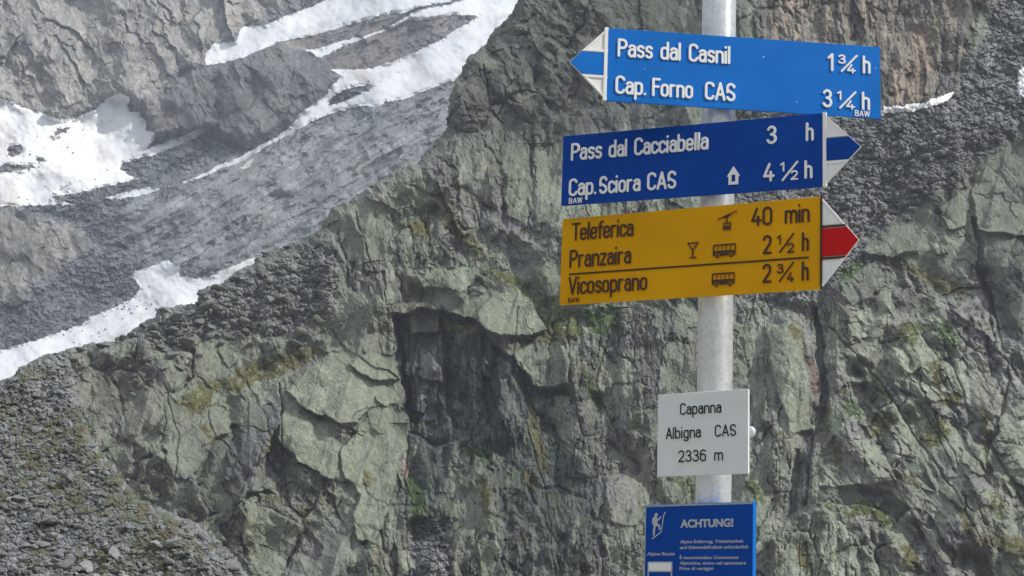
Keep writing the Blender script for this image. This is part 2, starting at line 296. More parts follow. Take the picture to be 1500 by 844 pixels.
# depth, slopes: (polygon, offset, gx, gy, colour, mix, texture amplitude, softness); DK also paints shade into recesses, cracks and undersides
PATCH = [
 ([(110, 545), (200, 528), (245, 555), (235, 610), (195, 645), (150, 625), (115, 590)], 4, 0, .2, PK, .55, .6, 9),
 ([(413, 609), (424, 594), (454, 609), (489, 618), (497, 661), (489, 706), (463, 691), (433, 670), (409, 644)], 7, -.1, .15, LG, 1, .14, 1.2),
 ([(420, 573), (472, 519), (506, 514), (532, 527), (588, 553), (588, 592), (562, 596), (549, 583), (528, 622), (493, 618), (446, 596)], 9, -.15, .3, LG, .9, .22, 1.5),
 ([(506, 532), (541, 517), (588, 521), (590, 553), (558, 558), (528, 549)], 9, -.1, .5, LG, .8, .25, 1),
 ([(562, 596), (597, 605), (603, 653), (584, 670), (575, 722), (549, 799), (519, 782), (517, 756), (532, 722), (506, 704), (497, 661), (528, 627)], 10, -.12, .1, LG, .9, .25, 1.2),
 ([(415, 674), (489, 709), (476, 756), (446, 782), (428, 747), (394, 739), (403, 704)], -5, 0, 0, GG, .7, .9, 1.5),
 ([(359, 735), (394, 747), (411, 756), (441, 773), (433, 799), (403, 860), (372, 860), (359, 791)], 6, .05, 0, LG, .8, .35, 1.2),
 ([(446, 782), (489, 760), (515, 778), (506, 860), (415, 860)], 4, .15, .2, GR, .7, .6, 1.5),
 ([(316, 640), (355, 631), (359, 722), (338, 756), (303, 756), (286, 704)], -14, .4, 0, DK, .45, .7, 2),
 ([(355, 609), (411, 566), (413, 614), (398, 653), (364, 704), (355, 722)], 4, .2, 0, GR, .8, .45, 1.2),
 ([(239, 653), (286, 627), (312, 644), (308, 661), (273, 704), (256, 700)], 7, -.1, .1, GG, .7, .35, 1.2),
 ([(325, 497), (353, 497), (351, 527), (334, 540), (323, 515)], 7, .1, 0, LG, .6, .3, 1),
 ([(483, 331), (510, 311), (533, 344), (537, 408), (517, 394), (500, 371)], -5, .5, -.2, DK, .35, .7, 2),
 ([(610, 398), (693, 388), (700, 411), (683, 428), (647, 424), (617, 421)], 9, 0, .3, LG, .9, .3, 1.5),
 ([(700, 454), (727, 431), (757, 424), (777, 441), (800, 484), (777, 494), (733, 491), (700, 481)], 11, -.15, .3, LG, 1, .25, 2),
 ([(783, 394), (820, 378), (824, 440), (800, 431)], 4, 0, 0, LG, .8, .3, 2),
 ([(735, 210), (760, 205), (775, 225), (770, 330), (740, 320)], 6, -.15, 0, LG, .8, .35, 2),
 ([(780, 215), (815, 240), (830, 330), (785, 330)], 5, -.1, 0, LG, .8, .35, 2),
 ([(774, 28), (785, 28), (806, 71), (813, 92), (799, 89), (778, 60)], 5, -.3, .2, SC, .8, .3, 1.5),
 ([(731, 53), (756, 46), (756, 68), (717, 75)], 4, -.2, .3, SC, .7, .3, 1.5),
 ([(749, 71), (785, 75), (785, 114), (767, 110)], 4, -.2, .1, GR, .7, .3, 1.5),
 ([(870, 0), (1010, -20), (1010, 60), (900, 60)], 3, -.1, .2, LG, .5, .4, 6),
 ([(577, 458), (648, 452), (700, 471), (725, 502), (756, 529), (777, 563), (786, 588), (768, 640), (730, 640), (712, 700), (690, 640), (642, 655), (602, 637), (589, 532)], -17, .26, .12, DK, .93, 1.3, 2.2),  # cleft: dark rock with its shade painted in
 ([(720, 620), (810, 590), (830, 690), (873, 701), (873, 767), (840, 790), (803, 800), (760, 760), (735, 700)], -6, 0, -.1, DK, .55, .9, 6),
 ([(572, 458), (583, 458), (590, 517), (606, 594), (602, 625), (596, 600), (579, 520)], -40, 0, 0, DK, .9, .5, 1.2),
 ([(589, 597), (623, 603), (614, 619), (598, 622)], -28, 0, 0, DK, .9, .4, 1.2),  # niche, its shadow put into the colour
 ([(602, 449), (632, 443), (646, 455), (642, 486), (626, 488), (602, 489)], 14, .2, .1, GG, .8, .35, 1.2),
 ([(608, 506), (632, 520), (648, 542), (648, 563), (614, 548)], 10, .3, 0, GR, .8, .5, 1.2),
 ([(645, 465), (650, 465), (656, 520), (660, 585), (674, 625), (668, 628), (655, 590), (650, 525)], -16, 0, 0, DK, .7, .5, 1),
 ([(652, 472), (700, 482), (712, 545), (698, 640), (668, 600), (658, 520)], 15, -.05, -.1, DK, .95, 1.2, 1.5),
 ([(728, 520), (750, 540), (772, 600), (752, 650), (730, 610)], 13, -.2, 0, GG, .45, 1.2, 1.5),
 ([(612, 556), (640, 572), (648, 650), (616, 640)], 12, -.2, 0, GR, .35, 1.2, 1.5),
 ([(706, 542), (716, 554), (725, 594), (716, 622), (711, 600)], -22, 0, 0, DK, .8, .5, 1),
 ([(752, 523), (777, 563), (811, 569), (833, 563), (833, 526), (817, 502), (786, 495), (752, 517)], 13, 0, .25, LG, .8, .35, 2),
 ([(777, 567), (811, 573), (833, 567), (836, 578), (800, 584)], -10, 0, -.5, DK, .6, .5, 1.5),  # shade under the bulging slab, painted dark
 ([(752, 603), (774, 619), (786, 656), (774, 662), (762, 631)], 8, .1, 0, LG, .9, .5, 1.2),
 ([(693, 668), (719, 676), (719, 738), (726, 782), (740, 860), (708, 860), (697, 767)], 12, .1, 0, LG, .8, .8, 1.5),
 ([(752, 676), (767, 690), (767, 723), (756, 709)], 6, .1, 0, LG, .9, .3, 1),
 ([(605, 635), (657, 646), (657, 700), (627, 725), (605, 709)], -8, 0, 0, DK, .6, .7, 3),
 ([(880, 778), (910, 797), (910, 837), (895, 826)], 6, .1, 0, LG, 1, .25, 1),
 ([(884, 697), (932, 694), (932, 767), (900, 767)], 6, -.1, 0, GR, .8, .4, 2),
 ([(583, 800), (602, 811), (602, 833), (587, 850), (578, 850)], 6, 0, 0, LG, 1, .25, 1),
 ([(587, 668), (602, 668), (598, 700), (592, 712)], 3, 0, 0, (.36, .27, .23), .9, .5, 1),
 ([(905, 640), (950, 660), (955, 730), (920, 700)], 2, 0, 0, PK, .6, .8, 6),
 ([(1122, 477), (1156, 470), (1175, 485), (1175, 538), (1190, 583), (1192, 630), (1160, 640), (1148, 600), (1129, 545)], 12, -.12, .05, LG, .95, .25, 2.5),
 ([(1179, 523), (1194, 526), (1201, 568), (1190, 580)], -6, .3, 0, (.17, .11, .09), .8, .6, 1.5),
 ([(1190, 447), (1198, 447), (1209, 526), (1213, 590), (1203, 590), (1194, 492)], -24, 0, 0, DK, .5, .5, 1.5),
 ([(1277, 348), (1361, 288), (1368, 303), (1342, 367), (1307, 379), (1262, 371)], 8, -.1, .3, GG, .9, .45, 3),
 ([(1372, 307), (1410, 288), (1421, 303), (1414, 333), (1391, 337)], 9, -.2, .2, GG, .9, .3, 1.5),
 ([(1425, 280), (1440, 230), (1510, 200), (1560, 200), (1560, 356), (1430, 335)], 9, -.05, .25, GG, .8, .35, 3),
 ([(1429, 333), (1463, 337), (1560, 356), (1560, 545), (1500, 515), (1474, 492), (1455, 439), (1433, 375)], 4, -.1, -.35, DK, .6, .35, 3),
 ([(1423, 318), (1430, 318), (1445, 400), (1461, 470), (1449, 458), (1435, 400)], -20, 0, 0, DK, .6, .5, 1.2),
 ([(1232, 413), (1247, 394), (1281, 386), (1292, 405), (1277, 432), (1247, 447)], 7, -.1, .1, GG, .8, .4, 2),
 ([(1218, 428), (1226, 428), (1256, 462), (1247, 464)], 6, .2, 0, PK, .9, .4, 1),
 ([(1292, 523), (1368, 454), (1395, 477), (1421, 591), (1368, 591), (1315, 568)], 8, -.1, .1, LG, .6, .9, 3),
 ([(1134, 789), (1154, 762), (1194, 742), (1225, 755), (1255, 796), (1262, 900), (1127, 900)], 20, -.05, .2, LG, .55, .8, 4),
 ([(1198, 711), (1268, 711), (1309, 722), (1336, 748), (1316, 762), (1282, 742), (1231, 738), (1198, 735)], -14, 0, -.5, DK, .55, .7, 2),
 ([(1349, 715), (1373, 722), (1413, 765), (1417, 792), (1383, 762)], 10, .35, .1, GR, .8, .35, 1.2),
 ([(1373, 688), (1410, 725), (1413, 748), (1376, 718)], 10, .35, .1, LG, .8, .35, 1.2),
 ([(1343, 765), (1366, 775), (1393, 829), (1373, 816)], 10, .35, .1, LG, .8, .35, 1.2),
 ([(1406, 621), (1443, 661), (1443, 685), (1417, 651)], 9, .3, .1, LG, .8, .35, 1.2),
 ([(1403, 654), (1433, 674), (1440, 695), (1420, 691)], 8, .3, .1, LG, .8, .35, 1.2),
 ([(1316, 664), (1346, 671), (1369, 718), (1349, 705), (1336, 701)], -8, 0, -.3, DK, .5, .6, 2),  # shaded block, the shade given as dark rock colour
 ([(1201, 678), (1265, 678), (1309, 695), (1312, 708), (1228, 711)], 7, 0, .3, GG, .8, .35, 2),
 ([(1161, 660), (1168, 660), (1172, 755), (1160, 755)], -18, 0, 0, GG, .3, .6, 2),
 ([(870, 150), (1010, 160), (1010, 290), (830, 290), (830, 200)], 3, 0, 0, GR, .7, .6, 10),
]
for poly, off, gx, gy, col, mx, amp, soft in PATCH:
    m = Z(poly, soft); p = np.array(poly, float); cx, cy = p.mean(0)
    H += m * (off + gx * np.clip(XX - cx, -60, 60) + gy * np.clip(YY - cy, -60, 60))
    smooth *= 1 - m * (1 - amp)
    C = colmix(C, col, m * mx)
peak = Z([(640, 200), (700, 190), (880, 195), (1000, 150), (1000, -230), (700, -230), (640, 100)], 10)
C = colmix(C, (.10, .105, .09), peak * .6)  # cloud shadow on the peak deepened in the rock colour
brc = Z([(1115, -230), (1520, -230), (1458, 0), (1429, 38), (1416, 84), (1374, 126), (1332, 158), (1280, 162), (1280, 63), (1115, 60)], 5)
stz = fbm(X / 9, Y / 70, 360, 4)
C = colmix(C, (.22, .19, .16), brc * .75); C = colmix(C, (.31, .25, .185), brc * sm(.0, .6, stz) * .8); C = colmix(C, (.10, .10, .095), brc * sm(.15, .7, -stz) * .8)
H += brc * 6 + brc * fbm(X / 22, Y / 90, 365, 4) * 9
C = colmix(C, (.10, .105, .10), Z([(1075, -230), (1118, -230), (1122, 60), (1075, 55)], 6) * .7)
C = colmix(C, YL, Z([(360, 745), (370, 760), (377, 820), (372, 845), (364, 820)], 5) * sm(-.4, .3, fbm(X / 4, Y / 14, 366, 3)) * .55)
# dark water streaks and lichen running down the steep faces
dkz = Z([(590, 600), (760, 610), (850, 670), (885, 700), (885, 790), (850, 860), (735, 870), (728, 760), (700, 680), (660, 660), (655, 800), (610, 780)], 14)
C = colmix(C, (.075, .088, .084), dkz * .72)
strk = sm(.15, .75, fbm(X / 6, Y / 60, 370, 5)) * vert
C = colmix(C, DK, strk * .45 * (1 - brc))
C = colmix(C, LG, sm(.25, .8, fbm(X / 7 + 30, Y / 50, 375, 4)) * vert * .4 * (1 - brc))
# rock relief
ang_w = fbm(X / 160, Y / 160, 380, 2) * 10
b0, r0, e0 = facets(X, Y, 80, 31, 75, 1.4, .7, .4, .2); b1, r1, e1 = facets(X, Y, 34, 32, 60, 1.5, .95, .5); b2, r2, e2 = facets(X, Y, 15, 33, 50, 1.5, 1.05, .5); b3, r3, e3 = facets(X, Y, 6.5, 34, 70, 1.4, 1.1, .5)
v1, s1, _ = facets(X, Y, 24, 41, 86, 3.6, 1.0, .5, .35); v2, s2, _ = facets(X, Y, 11, 42, 88, 3.4, 1.1, .55, .35); v3, s3, _ = facets(X, Y, 5, 43, 84, 3.0, 1.1, .5)
d1, u1, _ = facets(X, Y, 27, 51, 57, 3.0, 1.3, .9, .25); d2, u2, _ = facets(X, Y, 12, 52, 60, 2.8, 1.3, .9, .25); d3, u3, _ = facets(X, Y, 5.5, 53, 52, 2.4, 1.1, .5)
c1, z1, _ = facets(X, Y, 15, 61, 20, 1.5, 1.2, .7, .5, .3, broken=1); c2, z2, _ = facets(X, Y, 8.5, 62, -10, 1.4, 1.3, .9, .5, .3, broken=1); c3, z3, _ = facets(X, Y, 4.6, 63, 30, 1.2, 1.2, .9, .5, .3, broken=1)
rel = blk * 1.3 * (.5 * b0 + .8 * b1 + .95 * b2 + .95 * b3) + vert * 1.35 * (.4 * b0 + .7 * v1 + .9 * v2 + .95 * v3) + diag * 1.35 * (.4 * b0 + .9 * d1 + .95 * d2 + .9 * d3) + scr * (.6 * c1 + .95 * c2 + 1.1 * c3)
fine = fbm(X / 4.5, Y / 4.5, 390, 3) * .8 + (ridge(X / 9, Y / 12, 392, 3) - .4) * 2.2
big = fbm(X / 190, Y / 170, 400, 3) * 30 + fbm(X / 70, Y / 80, 405, 3) * 11 + (ridge((X * .8 + Y * .25) / 85, Y / 260, 406, 3) - .4) * 26 * (1 - scr) * (1 - .7 * brc)
C *= (1 + .22 * fbm(X / 2.6, Y / 3.2, 398, 3) + .22 * fbm(X / 11, Y / 16, 399, 4))[..., None]
sl_ = np.clip(sm(.52, .58, r0) * sm(.1, .3, fbm(X / 60, Y / 60, 396, 3) + .35) + .9 * sm(.70, .74, r1) * blk + .8 * sm(.72, .76, u1) * diag + .7 * sm(.76, .8, s1) * vert, 0, 1) * (1 - scr) * (1 - brc) * (1 - .9 * dkz) * (1 - .85 * peak) * (1 - Z([(570, 450), (650, 450), (700, 471), (756, 529), (777, 563), (768, 640), (712, 700), (642, 655), (602, 637)], 4))
smooth *= 1 - .62 * sl_; C = colmix(C, LG, sl_ * .5)
var = blk * (.4 * r1 + .35 * r2 + .25 * r3) + vert * (.4 * s1 + .35 * s2 + .25 * s3) + diag * (.4 * u1 + .35 * u2 + .25 * u3) + scr * (.5 + 1.5 * (.3 * z1 + .4 * z2 + .3 * z3 - .5))
C *= (.62 + .76 * var * (.5 + .5 * smooth) + .28 * (1 - smooth) * .5)[..., None]
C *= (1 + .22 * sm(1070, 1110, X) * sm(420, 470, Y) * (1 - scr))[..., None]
# joints across the smooth slabs
jn, _, je = facets(X, Y, 40, 77, 65, 1.5, 0, 0, .05, .03, .3)
_, _, j1 = facets(X, Y, 17, 78, 78, 3.6, 0, 0, 0, .05, .3); _, _, j2 = facets(X, Y, 13, 79, 52, 4.0, 0, 0, 0, .05, .3); _, _, j3 = facets(X, Y, 22, 80, 20, 2.6, 0, 0, 0, .05, .35)
H -= (2.4 * np.clip(1 - j1 / .09, 0, 1) * np.clip(vert + .5 * blk, 0, 1) + 2.6 * np.clip(1 - j2 / .11, 0, 1) * np.clip(diag + .4 * blk, 0, 1) + 1.6 * np.clip(1 - j3 / .05, 0, 1) * (1 - scr)) * np.clip(smooth * 1.4, .3, 1)
H += -1.6 * np.clip(1 - je / .035, 0, 1) * (1 - smooth)
def crackline(P, wd, dp):
    global H
    x_, y_ = XX * .6 + X * .4, YY * .6 + Y * .4; P = np.array(P, float); m = (X > P[:, 0].min() - 20) & (X < P[:, 0].max() + 20) & (Y > P[:, 1].min() - 20) & (Y < P[:, 1].max() + 20)
    a, b = x_[m], y_[m]; d = np.full(a.shape, 99.)
    for k in range(len(P) - 1):
        ex, ey = P[k + 1] - P[k]; t = np.clip(((a - P[k, 0]) * ex + (b - P[k, 1]) * ey) / (ex * ex + ey * ey), 0, 1); d = np.minimum(d, np.hypot(a - P[k, 0] - t * ex, b - P[k, 1] - t * ey))
    H[m] -= dp * np.exp(-(d / wd) ** 2)
for P, wd, dp in [([(411, 560), (413, 614), (415, 680), (428, 750)], 2.2, 14), ([(502, 650), (520, 605), (560, 592)], 1.3, 6), ([(472, 519), (462, 560), (446, 600)], 1.2, 5), ([(1215, 480), (1290, 560), (1340, 640), (1400, 720), (1440, 800), (1460, 860)], 2.6, 14), ([(1380, 500), (1420, 600), (1480, 700), (1530, 800)], 2.6, 14),
                  ([(1330, 560), (1372, 640), (1400, 690)], 2, 10), ([(1240, 560), (1262, 640), (1268, 690)], 2, 10), ([(900, 470), (872, 560), (905, 640), (940, 690)], 2.4, 12), ([(1213, 590), (1192, 640), (1180, 740)], 2.8, 14), ([(1355, 600), (1395, 660), (1425, 720), (1450, 790)], 2, 9), ([(1300, 690), (1340, 760), (1375, 850)], 2.2, 11),
                  ([(577, 458), (602, 600), (592, 700), (598, 860)], 2.4, 12), ([(520, 310), (548, 400), (560, 440)], 2.2, 10), ([(690, 290), (712, 350), (720, 400)], 2, 8), ([(640, 320), (628, 400)], 2, 8), ([(300, 590), (316, 640), (340, 660)], 2, 9), ([(240, 560), (262, 640), (256, 700)], 2, 9), ([(440, 600), (470, 612), (500, 622), (530, 640)], 1.6, 8),
                  ([(446, 782), (489, 752), (500, 735)], 1.6, 8), ([(386, 650), (360, 735), (340, 780)], 2, 9), ([(760, 450), (752, 520), (740, 600)], 2, 9), ([(828, 470), (836, 560), (860, 660)], 2.2, 10), ([(770, 620), (800, 720), (815, 860)], 2, 9), ([(1450, 430), (1470, 520), (1520, 600)], 2.4, 12), ([(1290, 380), (1330, 420), (1400, 450)], 1.8, 8), ([(1255, 620), (1300, 660), (1340, 672)], 1.6, 7)]:
    crackline(P, wd * .62, dp * .6)
# gullies (+) and buttresses (-)
for P, wd, dp in [([(640, 310), (720, 360), (770, 420), (860, 480)], 16, 12), ([(905, 470), (880, 560), (905, 650), (950, 720)], 17, 20), ([(1205, 430), (1205, 560), (1172, 680), (1160, 760)], 15, 22), ([(1425, 230), (1440, 360), (1465, 480), (1540, 620)], 17, 20), ([(590, 640), (605, 720), (610, 860)], 16, 18),
                  ([(345, 600), (345, 690), (320, 760)], 16, 14), ([(1290, 720), (1330, 780), (1350, 860)], 15, 14), ([(830, 220), (860, 330), (850, 420)], 18, -10), ([(1150, 470), (1150, 640), (1140, 700)], 20, -14), ([(540, 340), (560, 440)], 16, -12), ([(700, 660), (725, 760), (735, 860)], 13, -12), ([(830, 500), (850, 600), (850, 680)], 18, -14),
                  ([(1320, 480), (1370, 600), (1420, 720), (1440, 800)], 20, -14), ([(690, 60), (740, 130), (790, 190)], 22, -16), ([(660, 130), (700, 200)], 14, -10), ([(720, 20), (800, 130), (870, 190)], 14, 12), ([(1240, 640), (1290, 700)], 16, -10), ([(1190, 760), (1170, 860)], 20, -10)]:
    crackline(P, wd, dp)
H = H + rel * np.clip(smooth, .12, 1) + fine * np.clip(smooth * 1.3, .35, 1) + big
# grass on ledges
GRASS = [([(1160, 480), (1172, 484), (1168, 500)], OC), ([(1383, 470), (1402, 500), (1396, 520), (1380, 490)], GN), ([(1360, 535), (1378, 530), (1384, 560), (1368, 566)], OC), ([(1440, 600), (1450, 640), (1446, 660), (1436, 620)], OC), ([(1408, 745), (1425, 770), (1432, 800), (1416, 780)], OC), ([(1222, 640), (1232, 650), (1230, 690), (1220, 670)], OC), ([(1165, 795), (1180, 800), (1186, 835), (1172, 825)], OC), ([(1455, 720), (1470, 740), (1466, 760), (1450, 740)], OC), ([(1240, 585), (1262, 600), (1258, 612), (1238, 600)], GN), ([(600, 330), (625, 322), (632, 350), (610, 345)], OC), ([(855, 540), (870, 560), (885, 600), (872, 590)], GN), ([(1325, 800), (1345, 815), (1350, 840), (1330, 830)], OC), ([(395, 640), (402, 642), (398, 665), (392, 660)], OC), ([(537, 690), (545, 700), (541, 715), (535, 706)], OC), ([(700, 700), (716, 706), (716, 760), (706, 740)], OC), ([(770, 690), (785, 700), (783, 720), (772, 712)], OC), ([(260, 590), (290, 566), (330, 560), (300, 585), (280, 600)], (.11, .105, .035)),
 ([(325, 566), (359, 536), (411, 521), (459, 510), (472, 506), (459, 523), (420, 545), (372, 558), (346, 571)], OC), ([(277, 596), (308, 584), (312, 592), (286, 605)], OC), ([(295, 627), (303, 625), (314, 642), (306, 642)], OC),
 ([(717, 398), (760, 408), (800, 438), (843, 462), (852, 490), (807, 486), (786, 448), (757, 421)], (.085, .1, .028)), ([(850, 458), (900, 446), (915, 490), (867, 483)], GN), ([(633, 305), (656, 309), (682, 338), (708, 368), (702, 378), (667, 343)], (.1, .095, .03)),
 ([(600, 701), (618, 709), (622, 760), (606, 767)], GN), ([(675, 650), (719, 666), (715, 676), (679, 661)], GN), ([(1304, 388), (1345, 392), (1395, 414), (1418, 428), (1395, 428), (1342, 403)], OC), ([(1311, 496), (1330, 470), (1349, 481), (1342, 500)], (.09, .1, .028)),
 ([(1273, 549), (1307, 579), (1300, 583), (1270, 561)], GN), ([(1379, 577), (1406, 577), (1408, 592), (1376, 592)], OC), ([(1272, 624), (1285, 600), (1312, 614), (1302, 631), (1279, 637)], (.1, .1, .028)), ([(1349, 634), (1376, 615), (1388, 634), (1373, 654), (1356, 651)], (.1, .1, .028)),
 ([(1208, 736), (1235, 746), (1268, 735), (1295, 745), (1311, 770), (1289, 764), (1268, 751), (1248, 758)], (.075, .095, .025)), ([(1433, 790), (1467, 786), (1540, 802), (1540, 830), (1474, 808)], OC), ([(1205, 595), (1213, 600), (1212, 630), (1204, 625)], OC),
 ([(1313, 695), (1340, 700), (1345, 712), (1318, 706)], OC), ([(1230, 400), (1250, 385), (1262, 392), (1240, 412)], GN), ([(1000, 700), (1020, 700), (1020, 735), (985, 700)], (.08, .1, .03)), ([(1095, 710), (1110, 730), (1120, 735), (1100, 700)], (.08, .1, .03)),
 ([(440, 745), (452, 748), (450, 760)], OC), ([(640, 470), (690, 478), (700, 486), (660, 482)], OC), ([(775, 490), (840, 488), (838, 498), (790, 500)], OC), ([(780, 600), (800, 690), (793, 690), (776, 620)], OC)]
up = sm(.05, .55, fbm(X / 30, Y / 13, 410, 5)) * sm(.05, .5, fbm(X / 6, Y / 4, 420, 3) + .15)
gcol = np.where((fbm(X / 80, Y / 80, 425, 2) > 0)[..., None], np.array(OC), np.array((.075, .09, .026)))
gy_ = np.gradient(H, axis=0)
wg = up * (1 - scr * .7) * (.8 - .5 * peak) * (1 - brc) * np.clip(smooth, 0, 1) * sm(-.2, .5, gy_)
C = C * (1 - wg[..., None]) + gcol * wg[..., None]
gx2 = X + fbm(X / 5, Y / 5, 430, 3) * 5; gy2 = Y + fbm(X / 5 + 7, Y / 5, 440, 3) * 5
for poly, col in GRASS:
    m = sm(-6, 0, psdf(gx2, gy2, poly)) * sm(-.75, -.3, fbm(X / 5, Y / 3.5, 450, 3))
    C = colmix(C, col, m * .92); H += m * (fbm(X / 3, Y / 3, 455, 2) * .5)
H -= 55 * np.exp(-np.clip(silS, 0, 200) / 7)
D2 = BASE2 - H * BASE2 / FPX
ROCK = rock_material('cliff_rock', 1.2, 2.0, .5, stretch=.45)
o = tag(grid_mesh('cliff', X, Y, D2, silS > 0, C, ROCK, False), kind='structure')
CL = (xs, ys, D2)
# two remnants of snow under the brown wall
sx = X + fbm(X / 7, Y / 7, 931, 3) * 2; sy = Y + fbm(X / 7, Y / 7 + 4, 941, 3) * 2
for p in ([(1225, 160), (1290, 157), (1315, 155), (1349, 151), (1374, 141), (1399, 134), (1391, 146), (1370, 156), (1345, 163), (1290, 168), (1225, 172)], [(1490, 102), (1520, 96), (1560, 100), (1560, 150), (1510, 152), (1492, 140)]):
    s = psdf(sx, sy, p); bs = fbm(X / 30, Y / 30, 95, 3) * 2
    Hs = H * .5 + .5 * (big + brc * 6) + 1.5 + np.clip(s, 0, 6) * .5
    tag(grid_mesh('snow_patch', X, Y, BASE2 - Hs * BASE2 / FPX, s > -.2, None, SNOW), kind='structure')
# ================================================================== NEAR RUBBLE SLOPE (layer 3)
xs3 = axis(-220, -12, 440, 470, STEP, 6); ys3 = axis(500, 510, 856, 1010, STEP, 6)
X, Y = np.meshgrid(xs3, ys3)
sil3 = [(-230, 660), (-50, 588), (0, 558), (28, 540), (67, 521), (83, 518), (104, 530), (112, 545), (116, 565), (119, 599), (133, 629), (147, 659), (180, 695), (213, 735), (253, 749), (293, 769), (320, 792), (353, 825), (367, 844), (400, 880), (460, 1020), (-230, 1100)]
s3_ = psdf(X + fbm(X / 9, Y / 9, 500, 3) * 4, Y + fbm(X / 9 + 3, Y / 9, 510, 3) * 4, sil3)
s3_ = np.where((s3_ <= -399) & (X < 300), 400, s3_)
BASE3 = 150 * np.exp(1.3 * (900 - Y) / FPX)
g1, t1, _ = facets(X, Y, 12, 71, 10, 1.6, 1.0, .6, .5, .3, broken=1); g2, t2, e2 = facets(X, Y, 7, 72, -15, 1.5, 1.3, .9, .5, .3, broken=1); g3, t3, _ = facets(X, Y, 3.8, 73, 20, 1.3, 1.3, .9, .5, .3, broken=1)
gm = sm(-.35, .45, fbm(X / 34, Y / 26, 520, 5) + .35 * (psdf(X, Y, [(20, 600), (130, 640), (230, 740), (330, 830), (250, 850), (150, 760), (60, 740), (0, 700)]) > 0) - .1)
gm *= sm(.1, .7, 1 - t2 * .9)
H3 = .55 * g1 + .8 * g2 + .8 * g3 + fbm(X / 80, Y / 60, 530, 3) * 12 + fbm(X / 25, Y / 18, 531, 3) * 3
H3 = H3 * (1 - .3 * gm) - 40 * np.exp(-np.clip(s3_, 0, 200) / 6)
C = np.ones(X.shape + (3,), np.float32) * np.array((.165, .172, .17), np.float32)
C *= (.42 + 1.2 * (.25 * t1 + .4 * t2 + .35 * t3) + .3 * fbm(X / 2.4, Y / 2.4, 541, 2))[..., None]
C = colmix(C, GG, sm(0, .6, fbm(X / 20, Y / 20, 540, 3)) * .4)
gcol = np.where((fbm(X / 14, Y / 10, 545, 4) > .1)[..., None], np.array((.115, .10, .055)), np.array((.08, .088, .042)))
C = C * (1 - .8 * gm[..., None]) + gcol * .8 * gm[..., None]
D3 = BASE3 - H3 * BASE3 / FPX
RUB = rock_material('rubble', 1.4, 5.0, .1)
tag(grid_mesh('rubble_slope', X, Y, D3, s3_ > 0, C, RUB, False), kind='structure')
RS = (xs3, ys3, D3)
# ------------------------------------------------------------------ ground sheet
me = bpy.data.meshes.new('ground'); n = 96
vs = [(0, 0, 0)]; fs = []
rings = [1, 2, 4, 8, 16, 40, 90, 200, 500, 1200, 2600]
for r in rings:
    for k in range(n):
        a = 2 * math.pi * k / n; q = random.uniform(-.03, .03) if r < 40 else 0
        vs.append((r * math.cos(a), r * math.sin(a), q))
for k in range(n): fs.append((0, 1 + k, 1 + (k + 1) % n))
for i in range(len(rings) - 1):
    for k in range(n):
        a, b = 1 + i * n + k, 1 + i * n + (k + 1) % n; fs.append((a, a + n, b + n, b))
me.from_pydata(vs, [], fs)
gmat = mat('alpine_ground', (.27, .25, .22), .95, vary=.45, vscale=3.0, bump=1, bscale=20)
me.materials.append(gmat); tag(link('ground', me), kind='structure')
# ------------------------------------------------------------------ unseen dark ridges added beside and behind the viewpoint to darken the post's reflections
na, nr = 420, 46
az = np.linspace(rad(30), rad(330), na)[None, :].repeat(nr, 0); tt = np.linspace(0, 1, nr)[:, None].repeat(na, 1)
rr_ = 420 + 1400 * tt + 120 * fbm(az * 3, tt * 2, 600, 3)
crest = .50 + .10 * fbm(az * 5, az * 0 + 2, 610, 5)
zz_ = rr_ * crest * np.sin(np.clip(tt * 1.15, 0, 1) * math.pi / 2) * .95 * tt ** .35 + 60 * (ridge(az * 14, tt * 5, 620, 5) - .4) * tt - 8 * (1 - tt)
V_ = np.stack([rr_ * np.sin(az), rr_ * np.cos(az), zz_], -1).reshape(-1, 3)
F_ = [(j * na + i, j * na + i + 1, (j + 1) * na + i + 1, (j + 1) * na + i) for j in range(nr - 1) for i in range(na - 1)]
me = bpy.data.meshes.new('added_dark_ridge'); me.from_pydata(V_.tolist(), [], F_)
at_ = me.color_attributes.new('tint', 'FLOAT_COLOR', 'POINT'); cc_ = np.ones((len(V_), 4), np.float32); cc_[:, :3] = np.array((.055, .065, .04)) * (.8 + .4 * vnoise(az * 40, tt * 20, 630)).reshape(-1, 1); at_.data.foreach_set('color', cc_.ravel())
me.materials.append(FARM); tag(link('added_dark_ridge', me), kind='structure')
# ------------------------------------------------------------------ loose boulders
def samp(L, x, y):
    gx, gy, D = L; i = min(max(np.searchsorted(gx, x), 0), len(gx) - 1); j = min(max(np.searchsorted(gy, y), 0), len(gy) - 1)
    return float(D[j, i])
def rock_mesh(name, seed, material, sub=2):
    rnd = random.Random(seed); bm = bmesh.new(); bmesh.ops.create_icosphere(bm, subdivisions=sub, radius=.5)
    pl = [(Vector((rnd.gauss(0, 1), rnd.gauss(0, 1), rnd.gauss(0, 1))).normalized(), rnd.uniform(.20, .38)) for _ in range(12)]
    for v in bm.verts:
        for nrm, dd in pl:
            t = v.co.dot(nrm) - dd
            if t > 0: v.co -= nrm * t
        v.co *= 1 + rnd.uniform(-.03, .03); v.co.z *= .8
    me = bpy.data.meshes.new(name); bm.to_mesh(me); bm.free(); me.materials.append(material); return me
def boulder_mat(name, c):
    m = mat(name, c, .92, spec=.25, vary=.3, vscale=4.0, bump=0); return m
bmats = [boulder_mat('boulder_grey', (.165, .173, .17)), boulder_mat('boulder_pale', (.25, .258, .25)), boulder_mat('boulder_green', (.15, .162, .13)), boulder_mat('boulder_dark', (.10, .106, .105))]
RM = [[rock_mesh('boulder', 10 * k + j, bmats[k]) for j in range(4)] for k in range(4)]
